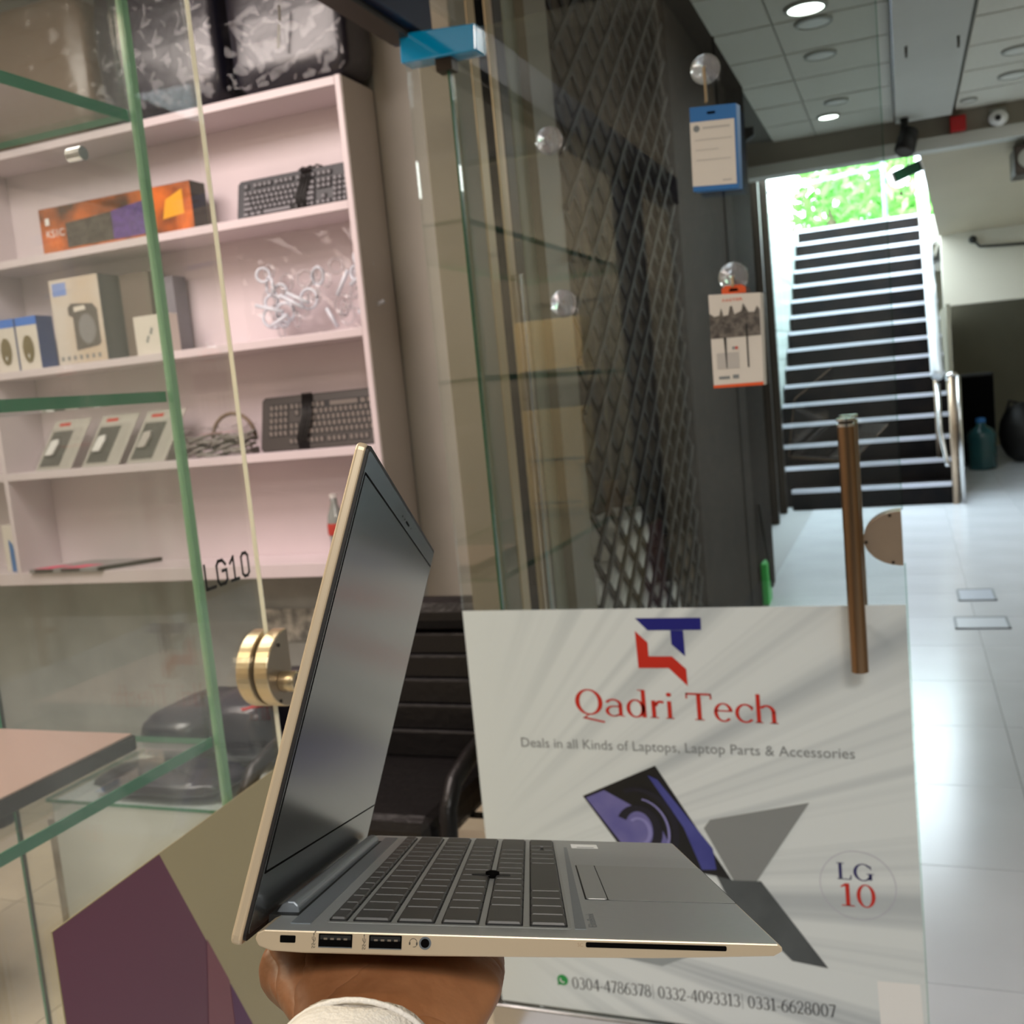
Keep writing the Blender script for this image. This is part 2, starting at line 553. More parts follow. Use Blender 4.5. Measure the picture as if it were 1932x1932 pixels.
MB().box(-1.6, 3.2, 8.86, 9.05, 2.99, 3.08).build('lower_band', M['beam'], lint)
sof = MB().hexa([(.2, 9.05, 2.99), (3.2, 9.05, 2.99), (3.2, 12, 2.65), (.41, 12, 2.65), (.2, 9.05, 3.09), (3.2, 9.05, 3.09), (3.2, 12, 2.75), (.41, 12, 2.75)]).build('soffit', M['beige'])
tag(sof, 'beige sloping soffit right of the stairs', 'soffit', kind='structure')
slab = MB().box(.43, 3.2, 12, 12.2, 1.91, 2.65).build('beam', mat('cream painted beam', S(206, 200, 184), .7))
tag(slab, 'deep cream beam below the sloping soffit', 'beam', kind='structure')

# ------------------------------------------------------------------ setting: walls
wb = MB().box(-4.5, -1.1, 3.5, 3.62, 0, 3.27).build('wall_back', M['wall_dirty'])
tag(wb, 'grey painted back wall of the shop behind the shelving', 'wall', kind='structure')
MB().box(-2.5, -1.76, 3.494, 3.5, .53, .665).build('peeling_strip', M['peel'], wb)
MB().box(-1.735, -1.1, 3.488, 3.5, 0, 3.25).build('panel', M['wall'], wb)
tag(MB().box(-4.6, -4.5, -.7, 3.6, 0, 3.27).build('wall_left', M['wall']), 'far side wall of the shop', 'wall', kind='structure')
tag(MB().box(-4.6, -.93, -.72, -.62, 0, 3.27).build('wall_near', M['wall']), 'near partition wall of the shop', 'wall', kind='structure')
tag(MB().box(3.1, 3.2, -3.2, 18, 0, 3.5).build('wall_right', M['beige']), 'right wall of the arcade', 'wall', kind='structure')
tag(MB().box(-1.1, 3.2, -3.2, -3.1, 0, 3.3).build('wall_front', mat('shade darkened wall paint', S(58, 56, 54), .6)), 'end wall of the arcade behind the viewer', 'wall', kind='structure')  # shade of the arcade running on behind is put into this colour
tag(MB().box(-1.1, -1.0, -3.2, -.72, 0, 3.3).build('wall_side', M['wall']), 'arcade wall before the shop', 'wall', kind='structure')
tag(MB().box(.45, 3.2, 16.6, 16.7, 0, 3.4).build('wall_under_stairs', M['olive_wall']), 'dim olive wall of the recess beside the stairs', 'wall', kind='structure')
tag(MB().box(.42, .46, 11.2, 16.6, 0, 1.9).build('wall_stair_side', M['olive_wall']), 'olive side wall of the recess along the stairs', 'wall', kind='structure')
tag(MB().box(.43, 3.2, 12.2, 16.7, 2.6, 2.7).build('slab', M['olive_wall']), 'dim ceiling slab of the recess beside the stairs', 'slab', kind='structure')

# jamb and shutter channel between the shop and its neighbour
jt = thing('shutter_guide', 'champagne and dark bronze shutter guide channel right of shop opening', 'door frame', (-.95, 2.5, 0), kind='structure')
for (y0, y1, d, mm) in ((2.289, 2.40, .0, 'olive_alu'), (2.395, 2.452, .003, 'beige_alu'), (2.452, 2.522, .0, 'slot'), (2.522, 2.558, .003, 'beige_alu'),
                        (2.555, 2.585, .0, 'steel_plate'), (2.585, 2.655, .0, 'dark_alu'), (2.655, 2.75, .004, 'jamb_green')):
    MB().box(-1.02, -.93 + d, y0, y1, 0, 3.25).build('profile', M[mm], jt, bevel=.004)
MB().tube([(-.915, 2.57, 0), (-.915, 2.57, 1.75)], .010, 8).build('cable_pipe', M['steel'], jt)
MB().box(-1.05, -.9, 2.75, 2.95, 0, 3.25).build('jamb', M['olive_alu'], jt)

# lattice shutter of the neighbouring shop
lt = thing('lattice_shutter', 'dark diamond lattice shutter of the neighbouring shop', 'shutter', (-.9, 4.1, 0))
MB().box(-1.09, -1.06, 2.95, 4.6, 0, 3.25).build('backing_sheet', M['dark_wall'], lt)
ya, yb, za, zb = 2.97, 4.58, 0.02, 3.22
dy, dz = .19, .15
sl = dz / dy
lm = mat('lattice steel', S(38, 33, 28), .7)
for sgn in (1, -1):
    k = -40
    for k in range(-30, 50):
        y0 = ya; z0 = za + k * dz
        # line z = z0 + sgn*sl*(y-ya)
        ys = []
        lo, hi = ya, yb
        for zz in (za, zb):
            pass
        if sgn == 1:
            lo = max(ya, ya + (za - z0) / sl); hi = min(yb, ya + (zb - z0) / sl)
        else:
            lo = max(ya, ya + (z0 - zb) / sl); hi = min(yb, ya + (z0 - za) / sl)
        if hi - lo < .03: continue
        p0 = Vector((-.9 + .006 * sgn, lo, z0 + sgn * sl * (lo - ya))); p1 = Vector((-.9 + .006 * sgn, hi, z0 + sgn * sl * (hi - ya)))
        nrm = Vector((0, -(p1 - p0).z, (p1 - p0).y)).normalized() * .011
        xx = Vector((.005, 0, 0))
        MB().hexa([p0 - nrm - xx, p0 - nrm + xx, p0 + nrm + xx, p0 + nrm - xx, p1 - nrm - xx, p1 - nrm + xx, p1 + nrm + xx, p1 + nrm - xx]).build('lattice_bar', lm, lt)
for (y0, y1, z1, mm) in ((3.05, 3.35, .85, 'print_white'), (3.38, 3.75, .98, 'print_white'), (3.8, 4.2, .6, 'print_white'), (4.22, 4.55, .75, 'wood')):
    tag(MB().box(-1.055, -.918, y0, y1, 0, z1).build('carton', M[mm], bevel=.005),
        {3.05: 'white carton behind the lattice, nearest the shutter guide', 3.38: 'tallest white carton behind the lattice', 3.8: 'low white carton behind the lattice', 4.22: 'brown carton behind the lattice, farthest'}[y0], 'carton', 'cartons behind the lattice')

col_ = MB().box(-1.3, -.88, 4.6, 7.05, 0, 3.25).build('column', M['granite'])
tag(col_, 'dark speckled granite column beyond the lattice shutter', 'column', kind='structure')
MB().box(-1.3, -.872, 5.9, 5.93, 0, 3.25).build('joint', M['slot'], col_)
sf = thing('shopfront', 'dark framed bluish glass shopfront beyond the granite column', 'shopfront', (-1.2, 8.8, 0), kind='structure')
for y in (7.3, 8.1, 8.9, 9.7, 10.4):
    MB().box(-1.24, -1.14, y, y + .09, 0, 3.25).build('post', M['dark_alu'], sf)
for y in (7.39, 8.19, 8.99, 9.79):
    MB().box(-1.2, -1.19, y, y + .71, .1, 3.2).build('pane', M['blue_glass'], sf)
MB().box(-1.34, -1.3, 7.05, 10.5, 0, 3.25).build('backing', M['black'], sf)
tag(MB().hexa([(-1.0, 7.06, 2.85), (-.83, 7.06, 2.95), (-.83, 7.12, 2.95), (-1.0, 7.12, 2.85), (-1.0, 7.06, 3.0), (-.83, 7.06, 3.0), (-.83, 7.12, 3.0), (-1.0, 7.12, 3.0)]).build('bracket', M['black']),
    'black wedge bracket sticking out from the granite column', 'bracket')
g = thing('broom', 'bright green brush with a thin stick at foot of granite column', 'broom', (-.84, 6.4, 0))
MB().box(-.875, -.835, 6.33, 6.5, 0.002, .26).build('brush', M['green'], g, bevel=.008)
MB().tube([(-.82, 6.42, .1), (-.87, 6.42, .62)], .009, 8).build('stick', M['black'], g)

# ------------------------------------------------------------------ stairs
RISE, RUN, SY = .2045, .2993, 10.58
st = thing('staircase', 'black granite staircase with bright nosings climbing to daylight', 'staircase', (-.4, 10.6, 0), kind='structure')
for k in range(1, 17):
    y = SY + (k - 1) * RUN
    xl = (-1.10, -1.19, -1.27)[min(k - 1, 2)]
    s_ = MB().box(xl, .42, y, y + RUN + .02, max(0, (k - 3)) * RISE, k * RISE - .001).build('step', M['step_stone'], st)
    MB().box(xl, .415, y - .012, y + .03, k * RISE - .035, k * RISE + .004).build('nosing', M['nosing'], s_)
MB().box(-1.27, .42, SY + .4, 15.4, 0, .001).build('base', M['step_stone'], st)
tw = MB().box(-1.42, -1.285, 10.75, 15.4, 0, 3.12).build('wall_stairwell', mat('pale tiled wall', S(196, 210, 206), .3))
tag(tw, 'pale tiled wall on the left of the stairs', 'wall', kind='structure')
for j in range(9):
    for i in range(8):
        y = 10.95 + i * .55; z = .3 + j * .31
        if z + .15 > (y - SY) / RUN * RISE + .2:
            MB().box(-1.29, -1.279, y - .268, y + .268, z, z + .3).build('tile', mat_tile if False else tw.data.materials[0], tw)
land = MB().box(-6, 4, 15.38, 40, 3.0, 3.27).build('landing', mat('sunlit paving', S(225, 222, 214), .7))
tag(land, 'sunlit ground at the top of the stairs', 'ground', kind='structure')
# hand rails
hr = thing('handrail', 'bright stainless handrail along the right of the stairs', 'handrail', (.33, 11, 0))
MB().tube([(.30, 10.72, 1.22), (.33, 15.2, 4.05)], .058, 12).build('rail', mat('sky whitened rail', S(232, 238, 244), .3, metal=.25), hr, smooth=True)  # the steel's sky reflection is put into this near-white colour
MB().tube([(.30, 10.75, 1.14), (.30, 10.68, .7), (.34, 10.6, .42), (.352, 10.56, .36)], .024, 10).build('lower_rail', M['steel'], hr, smooth=True)
for k in (2, 6, 9, 12, 15):
    y = SY + (k - 1) * RUN + .15
    t_ = (y - 10.72) / 4.48
    MB().tube([(.29, y, k * RISE), (.29, y, 1.22 + t_ * 2.83)], .02, 8).build('post', M['steel_plate'], hr, smooth=True)
gp = thing('gate_post', 'twin stainless posts standing at the foot of the handrail', 'post', (.45, 10.6, 0))
MB().tube([(.41, 10.55, 0), (.41, 10.55, 1.2)], .03, 12).build('post', M['steel_plate'], gp, smooth=True)
MB().tube([(.47, 10.55, 0), (.47, 10.55, 1.21)], .025, 12).build('post', M['steel'], gp, smooth=True)
MB().tube([(.375, 10.55, 1.17), (.39, 10.55, 1.21), (.41, 10.55, 1.22), (.47, 10.55, 1.22)], .025, 10).build('cap_rail', M['steel'], gp, smooth=True)

# outside: trees and a street pole
lg = random.Random(3)


def tree(label, x, y, h, rad, n):
    t = thing('tree', label, 'tree', (x, y, 3.27), 'trees at the top of the stairs')
    MB().tube([(x, y, 3.27), (x + .1, y, 3.27 + h * .5), (x - .1, y, 3.27 + h * .9)], [.12, .09, .04], 8).build('trunk', M['bark'], t, smooth=True)
    m = MB()
    for i in range(n):
        a = lg.random() * 2 * PI; u = lg.random() ** .5; zz = (lg.random() - .5) * 2
        c = Vector((x + math.cos(a) * u * rad, y + math.sin(a) * u * rad * .6, 3.27 + h * .75 + zz * rad * .8))
        s_ = .09 + lg.random() * .12
        e1 = Vector((lg.gauss(0, 1), lg.gauss(0, 1), lg.gauss(0, 1))).normalized() * s_
        e2 = e1.orthogonal().normalized() * s_ * .5
        m.add([c - e1, c + e2, c + e1, c - e2], [(0, 1, 2, 3)])
    c_ = m.build('foliage', M['leaf'], t, fix=False)
    c_['kind'] = 'stuff'


tree('leafy green tree right behind the street pole', .1, 21.0, 1.6, 1.0, 700)
tree('smaller green tree left of the street pole', -1.3, 22.5, 1.9, .7, 260)
tree('farthest green tree above the stair head', -.4, 26.0, 2.6, 1.5, 600)
pl = thing('street_pole', 'thin grey street pole with a cross arm and round lamp', 'pole', (-.16, 19.0, 3.27))
MB().tube([(-.16, 19, 3.27), (-.16, 19, 6.5)], .035, 8).build('shaft', mat('grey steel', S(140, 146, 160), .5), pl, smooth=True)
MB().tube([(-2.2, 19.1, 4.48), (-.1, 19, 4.62)], .03, 8).build('cross_arm', pl.children[0].data.materials[0], pl, smooth=True)
MB().ball((.08, 18.9, 4.38), .17).build('lamp_globe', M['print_white'], pl, smooth=True)

# ------------------------------------------------------------------ corridor fittings
LIGHTS = [(1520, 12, 1, .11, 'lit round downlight nearest the glass door top'), (1535, 40, 0, .10, 'unlit round speaker grille just below the lit downlight'),
          (1548, 102, 0, .095, 'unlit round downlight second from the near end'), (1578, 190, 0, .085, 'unlit round downlight before the far lit one'),
          (1563, 218, 1, .085, 'lit round downlight farthest down the arcade'),
          (1922, 92, 0, .10, 'unlit downlight at right picture edge, nearer'), (1912, 140, 0, .10, 'unlit downlight at right picture edge, farther'), (1828, 187, 0, .06, 'small unlit spotlight right of the beam')]
for (px, py, on, r, lab) in LIGHTS:
    d = ray(px, py); q = d * ((3.25 - EYE) / d.z)
    t = thing('ceiling_light', lab, 'light', (q.x, q.y, 3.25), 'round lights in the arcade ceiling')
    MB().lathe([(r, .002), (r, -.012), (r * .82, -.016), (r * .82, -.002)], (q.x, q.y, 3.25), 24).build('rim', M['lamp_rim'], t, smooth=False)
    MB().lathe([(r * .82, -.012), (r * .4, -.014), (.001, -.014)], (q.x, q.y, 3.25), 24).build('diffuser', M['lamp_on'] if on else M['lamp_off'], t)
    if on:
        l = bpy.data.lights.new('downlight_lamp', 'SPOT'); l.energy = 25; l.spot_size = 2.2; l.shadow_soft_size = .1; l.color = (.95, 1, .97)
        lo = bpy.data.objects.new('downlight_lamp', l); lo.location = (0, 0, -.03); COL.objects.link(lo); lo.parent = t
sp = thing('spotlight', 'black hanging spotlight at end of the beam', 'spotlight', (.095, 8.6, 3.2))
MB().tube([(.095, 8.6, 3.2), (.088, 8.6, 3.05)], .03, 10).build('stem', M['black'], sp, smooth=True)
p_ = [Vector((.125, 8.62, 3.10)), Vector((.085, 8.54, 2.955))]
MB().tube(p_, [.07, .075], 12).build('head', M['black'], sp, smooth=True)
MB().tube([Vector((.085, 8.54, 2.955)), Vector((.081, 8.532, 2.941))], [.06, .06], 12).build('lens', M['dark_alu'], sp)
es = thing('hanging_sign', 'tilted dark green hanging sign with white end plates', 'sign', (.11, 8.7, 2.8))
a0 = Vector((.014, 8.7, 2.765)); a1 = Vector((.21, 8.7, 2.825)); upv = Vector((-.022, 0, .075)); th = Vector((0, .05, 0))
MB().hexa([a0, a1, a1 + th, a0 + th, a0 + upv, a1 + upv, a1 + upv + th, a0 + upv + th]).build('panel', M['sign_green'], es)
for q in (a0, a1):
    e = (a1 - a0).normalized() * .012
    MB().hexa([q - e, q + e, q + e + th, q - e + th, q - e + upv, q + e + upv, q + e + upv + th, q - e + upv + th]).build('end_plate', M['print_white'], es)
MB().tube([(.11, 8.72, 2.86), (.11, 8.72, 3.2)], .006, 6).build('rod', M['steel'], es)
for x, nm, lab, mm, hh in ((.475, 'alarm_box', 'red fire alarm box on the lintel', 'red', .05),):
    tag(MB().box(x - .055, x + .055, 8.82, 8.9, 3.09, 3.2).build(nm, M[mm], bevel=.006), lab, 'alarm')
cc = thing('security_camera', 'white dome security camera on the lintel', 'camera', (.755, 8.86, 3.13))
MB().ball((.755, 8.87, 3.14), (.07, .05, .06)).build('housing', M['print_white'], cc, smooth=True)
MB().ball((.75, 8.825, 3.135), .022).build('lens', M['black'], cc, smooth=True)
MB().box(.70, .81, 8.86, 8.9, 3.19, 3.21).build('mount', M['lamp_rim'], cc)
ac = MB().box(.86, 1.3, 8.95, 9.3, 2.72, 2.93).build('speaker_box', M['dark_alu'], bevel=.01)
tag(ac, 'dark brown box fixed under the lintel at right edge', 'speaker')
MB().lathe([(.075, 0), (.075, -.01), (.055, -.012), (.055, -.004), (.001, -.004)], (.96, 8.949, 2.83), 20, axis='y').build('cone_ring', M['lamp_rim'], ac)
wh = thing('wall_cable', 'black cable hook on the cream beam', 'cable', (.75, 11.98, 2.4))
MB().ball((.735, 11.97, 2.56), .04).build('knob', M['black'], wh, smooth=True)
MB().tube([(.735, 11.97, 2.56), (.8, 11.95, 2.48), (.95, 11.97, 2.47), (1.3, 11.97, 2.45)], .014, 8).build('wire', M['black'], wh, smooth=True)
# recess beside the stairs
cb = MB().box(.55, 1.02, 13.9, 14.5, 0, 1.13).build('cabinet', M['black'], bevel=.01)
tag(cb, 'black cabinet in the dim recess behind the water bottle', 'cabinet')
MB().box(.56, 1.01, 13.885, 13.9, .05, 1.1).build('door', M['slot'], cb)
bgk = thing('sack', 'dark lumpy sack beside the black cabinet', 'sack', (1.3, 14.2, 0))
mb_ = MB().ball((1.34, 14.1, .36), (.28, .25, .38), 14, 8)
mb_.build('body', M['black'], bgk, smooth=True)
MB().tube([(1.16, 14.1, .62), (1.2, 14.1, .76), (1.3, 14.1, .72)], .02, 6).build('strap', M['black'], bgk)
wbt = thing('water_bottle', 'large blue water cooler bottle on the recess floor', 'bottle', (.83, 13.5, 0))
MB().lathe([(.001, 0), (.155, 0), (.165, .03), (.158, .12), (.165, .15), (.158, .18), (.165, .27), (.158, .3), (.165, .33), (.165, .42), (.13, .48), (.06, .52), (.05, .57), (.001, .575)], (.83, 13.5, 0), 24).build('body', M['water_bottle'], wbt, smooth=True)
MB().lathe([(.055, .56), (.055, .61), (.001, .62)], (.83, 13.5, 0), 16).build('cap', M['hp_blue'], wbt)

# ------------------------------------------------------------------ bookshelf along the shop's back wall
BX0, BX1, BY0, BY1 = -3.5, -1.742, 3.25, 3.487
bs = thing('bookshelf', 'white open bookshelf full of computer accessories', 'bookshelf', (-2.6, 3.4, .84))
SH = {'top': 2.563, 's1': 2.148, 's2': 1.711, 's3': 1.296, 's4': .866}
MB().box(BX0 - .9, BX1, BY1 - .008, BY1, .84, 2.577).build('back_panel', M['white_board'], bs)
MB().box(BX1 - .022, BX1, BY0, BY1 - .009, .84, 2.58).build('side_panel', M['white_board'], bs, bevel=.002)
MB().box(BX1, BX1 + .003, BY0 + .004, BY1, .84, 2.577).build('shaded_side', M['side_board'], bs)  # thin sheet carrying the painted shade of the outer side
MB().box(BX0 - .022, BX0, BY0, BY1 - .009, .84, 2.577).build('side_panel', M['white_board'], bs, bevel=.002)
for k, z in SH.items():
    t_ = .052 if k == 's4' else .03
    MB().box(BX0, BX1 - .022, BY0, BY1 - .009, z - t_ / 2, z + t_ / 2).build('shelf_board', M['white_board'], bs, bevel=.002)
    MB().box(BX0 - .9, BX0 - .022, BY0, BY1 - .009, z - t_ / 2, z + t_ / 2).build('shelf_board', M['white_board'], bs, bevel=.002)
ZT = {k: z + (.026 if k == 's4' else .015) + .001 for k, z in SH.items()}


# two keyboards standing against the shelf back
def keyboard(label, x0, x1, z0, z1, y0, body, keycap, flip, lean):
    t = thing('keyboard', label, 'keyboard', ((x0 + x1) / 2, y0, z0), 'black desktop keyboards on the bookshelf')
    W_, H_ = x1 - x0, z1 - z0
    F = (lambda a, b, o: (x0 + a, y0 + (b * lean) - o, z0 + b)) if not flip else (lambda a, b, o: (x1 - a, y0 + ((H_ - b) * lean) - o, z1 - b))
    r = .012
    poly = [(r, 0), (W_ - r, 0), (W_, r), (W_, H_ - r), (W_ - r, H_), (r, H_), (0, H_ - r), (0, r)]
    MB().prism(poly, F, .022, base=-.022).build('body', body, t, bevel=.003)
    kw = W_ * .87 / 22.5; kh = H_ * .76 / 6.4
    rows = [[(0, 1), (2, 4), (6.5, 4), (11, 4), (15.3, 3)], [(0, 15), (15.3, 3), (18.6, 4)], [(0, 15), (15.3, 3), (18.6, 4)], [(0, 15), (18.6, 4)], [(0, 15), (16.3, 1), (18.6, 4)], [(0, 3), (4.2, -6), (11, 4), (15.3, 3), (18.6, 4)]]
    wells = MB()
    for (c0, c1, r0, r1) in ((0, 15, 1.35, 6.4), (15.3, 18.3, 1.35, 3.4), (18.6, 22.6, 1.35, 6.4), (0, 1, 0, 1), (2, 6, 0, 1), (6.5, 10.5, 0, 1), (11, 15, 0, 1), (15.3, 18.3, 0, 1), (15.3, 18.3, 5.35, 6.4), (16.3, 17.3, 4.35, 5.4)):
        a0_, a1_ = W_ * .06 + c0 * kw, W_ * .06 + c1 * kw
        b1_, b0_ = H_ * .9 - r0 * kh, H_ * .9 - r1 * kh
        wells.prism([(a0_, b0_), (a1_, b0_), (a1_, b1_), (a0_, b1_)], F, .0015)
    wells.build('key_well', M['kb_gap'], t)
    cache = {}
    for ri, row in enumerate(rows):
        rr = ri + (.35 if ri else 0)
        for (c, n) in row:
            segs = [(c, -n)] if n < 0 else [(c + i, 1) for i in range(n)]
            if n == 15 and ri == 1: segs = [(i, 1) for i in range(13)] + [(13, 2)]
            if n == 15 and ri == 2: segs = [(0, 1.5)] + [(1.5 + i, 1) for i in range(12)] + [(13.5, 1.5)]
            if n == 15 and ri == 3: segs = [(0, 1.75)] + [(1.75 + i, 1) for i in range(11)] + [(12.75, 2.25)]
            if n == 15 and ri == 4: segs = [(0, 2.25)] + [(2.25 + i, 1) for i in range(10)] + [(12.25, 2.75)]
            if n == 3 and ri == 5 and c == 0: segs = [(0, 1.35), (1.35, 1.35), (2.7, 1.35)]
            for (cc_, wd) in segs:
                if wd not in cache:
                    m = MB(); a1_ = wd * kw; i_ = .0042
                    sx = -1 if flip else 1
                    Fk = lambda a, b, o: (sx * a, -o, sx * b)
                    lo_ = [(.0026, .0026), (a1_ - .0026, .0026), (a1_ - .0026, kh - .0026), (.0026, kh - .0026)]
                    hi_ = [(i_, i_), (a1_ - i_, i_), (a1_ - i_, kh - i_), (i_, kh - i_)]
                    m.hexa([Fk(a, b, .001) for a, b in lo_] + [Fk(a, b, .0075) for a, b in hi_])
                    cache[wd] = m.mesh('key', keycap)
                o = bpy.data.objects.new('key', cache[wd])
                o.location = F(W_ * .06 + cc_ * kw, H_ * .9 - (rr + 1) * kh, 0)
                link(o, t)
    # cable wound round the middle
    m = MB()
    ca = .52 if not flip else .60
    for i in range(4):
        a_ = W_ * (ca + .022 * i)
        m.tube([F(a_, -.004, .004), F(a_ - .01, H_ * .4, .016), F(a_ + .012, H_ * .8, .014), F(a_ + .004, H_ + .006, .0)], .0045, 6)
    for i in range(3):
        m.tube([F(W_ * (ca - .02) + .03 * i, H_ * 1.0, .0), F(W_ * ca + .03 * i, H_ * 1.07, -.01), F(W_ * (ca + .05) + .03 * i, H_ * 1.0, -.005)], .004, 6)
    m.build('cable', M['cable'], t, smooth=True)
    return t


keyboard('black keyboard upright on the upper shelf', -2.30, -1.768, ZT['s1'], ZT['s1'] + .165, 3.36, M['kb_body'], M['kb_key'], False, .25)
keyboard('brownish black keyboard upside down on the third shelf', -2.318, -1.768, ZT['s3'], ZT['s3'] + .205, 3.36, M['kb2_body'], M['kb2_key'], True, .25)

# boxed keyboard with flame print
fb = thing('keyboard_box', 'flame orange boxed keyboard on the upper shelf', 'box', (-2.8, 3.33, ZT['s1']))
x0, x1, z0, z1, yf = -3.19, -2.45, ZT['s1'], ZT['s1'] + .185, 3.31
flame = mat('flame print', S(222, 112, 34), .4, noise=1, nscale=7, col2=S(70, 44, 32), detail=6)
MB().box(x0, x1, yf, yf + .09, z0, z1).build('carton', mat('dark carton', S(48, 36, 30), .4), fb, bevel=.002)
Ff = lambda a, b, o: (x0 + a, yf - o, z0 + b)
MB().flat([(.002, .002), (x1 - x0 - .002, .002), (x1 - x0 - .002, z1 - z0 - .002), (.002, z1 - z0 - .002)], Ff, .0006).build('front_print', flame, fb)
MB().flat([(.13, .02), (.52, .02), (.52, .135), (.13, .115)], Ff, .0012).build('keyboard_print', mat('printed keyboard', S(92, 86, 80), .4, noise=.5, nscale=60, col2=S(60, 52, 50)), fb)
MB().flat([(.36, .02), (.52, .02), (.52, .145), (.36, .127)], Ff, .0016).build('purple_print', mat('purple glow print', S(104, 70, 150), .4, noise=.4, nscale=60), fb)
MB().flat([(.6, .06), (.70, .07), (.70, .16), (.62, .13)], Ff, .0012).build('flame_print', mat('yellow flame', S(240, 170, 40), .4), fb)
m = MB(); text_fit(m, 'KS1C', Ff, .03, .12, .07, .0016); m.build('lettering', M['print_white'], fb)
MB().flat([(.03, .118), (.05, .118), (.05, .145), (.03, .145)], Ff, .0014).build('emblem', M['print_white'], fb)

# small cartons on the second shelf
for (x0, lab) in ((-3.375, 'blue and white mouse box beside the speaker box'), (-3.495, 'blue and white mouse box at left end of its shelf')):
    b = thing('mouse_box', lab, 'box', (x0, 3.3, ZT['s2']), 'boxed mice on the second shelf')
    z0 = ZT['s2']
    MB().box(x0, x0 + .112, 3.29, 3.38, z0, z0 + .215).build('carton', mat('blue carton', S(52, 84, 150), .45), b, bevel=.002)
    Fm = lambda a, c, o, x0=x0, z0=z0: (x0 + a, 3.29 - o, z0 + c)
    MB().flat([(.001, .001), (.111, .001), (.111, .18), (.001, .18)], Fm, .0006).build('front_print', M['card'], b)
    MB().flat([(.001, .181), (.111, .181), (.111, .214), (.001, .214)], Fm, .0006).build('header_print', mat('bright blue print', S(56, 120, 215), .4), b)
    pts = [(.056 + .028 * math.cos(t_), .085 + .055 * math.sin(t_)) for t_ in [2 * PI * i / 20 for i in range(20)]]
    MB().prism(pts, Fm, .004, base=.0008).build('mouse_print', mat('bronze mouse', S(112, 98, 62), .35), b)
    MB().flat([(.053, .05), (.059, .05), (.059, .065), (.053, .065)], Fm, .0055).build('wheel_print', M['print_white'], b)
sb = thing('speaker_box', 'tall white box with a grey portable speaker picture', 'box', (-3.03, 3.3, ZT['s2']))
z0 = ZT['s2']; x0 = -3.152
MB().box(x0, -2.905, 3.27, 3.42, z0, z0 + .335).build('carton', mat('slate carton', S(98, 104, 108), .5), sb, bevel=.002)
Fm = lambda a, c, o: (x0 + a, 3.27 - o, z0 + c)
MB().flat([(.001, .001), (.246, .001), (.246, .334), (.001, .334)], Fm, .0006).build('front_print', mat('speaker box front', S(214, 204, 196), .4, noise=.2, nscale=5, col2=S(206, 186, 166)), sb)
MB().flat([(.015, .27), (.085, .27), (.085, .32), (.015, .32)], Fm, .0012).build('logo_print', mat('periwinkle print', S(130, 154, 214), .4), sb)
MB().prism([(.10, .05), (.21, .06), (.225, .07), (.225, .2), (.205, .225), (.1, .235), (.08, .22), (.08, .19), (.1, .18)], Fm, .0012).build('speaker_print', mat('speaker print', S(94, 88, 86), .4), sb)
pts = [(.165 + .042 * math.cos(t_), .13 + .058 * math.sin(t_)) for t_ in [2 * PI * i / 24 for i in range(24)]]
MB().flat(pts, Fm, .0018).build('cone_print', mat('speaker cone print', S(134, 132, 134), .4), sb)
MB().flat([(.11, .2), (.17, .205), (.165, .222), (.11, .22)], Fm, .0018).build('display_print', M['card'], sb)
m = MB()
for i in range(7): m.flat([(.015 + i * .031, .015), (.03 + i * .031, .015), (.03 + i * .031, .032), (.015 + i * .031, .032)], Fm, .0012)
m.build('icon_print', M['print_grey'], sb)
b2 = MB().box(-2.88, -2.74, 3.36, 3.46, z0, z0 + .33).build('carton', mat('brown grey carton', S(112, 98, 90), .6), bevel=.002)
tag(b2, 'brown grey carton standing right behind the speaker box', 'box')
b3 = MB().box(-2.735, -2.64, 3.38, 3.46, z0, z0 + .3).build('carton', mat('slate blue carton', S(126, 124, 132), .6), bevel=.002)
tag(b3, 'slate carton behind the small white box', 'box')
wbx = thing('earbud_box', 'small white box with a gold dot', 'box', (-2.7, 3.3, z0))
MB().box(-2.78, -2.615, 3.29, 3.35, z0, z0 + .15).build('carton', M['card'], wbx, bevel=.003)
Fw = lambda a, c, o: (-2.78 + a, 3.29 - o, z0 + c)
MB().flat([(.13 + .009 * math.cos(t_), .128 + .009 * math.sin(t_)) for t_ in [2 * PI * i / 14 for i in range(14)]], Fw, .0006).build('gold_dot', mat('gold print', S(196, 160, 80), .4), wbx)
m = MB(); m.flat([(.05, .05), (.06, .045), (.07, .07), (.062, .075)], Fw, .0006).flat([(.07, .08), (.082, .075), (.09, .1), (.082, .105)], Fw, .0006)
m.build('earbud_print', M['print_grey'], wbx)

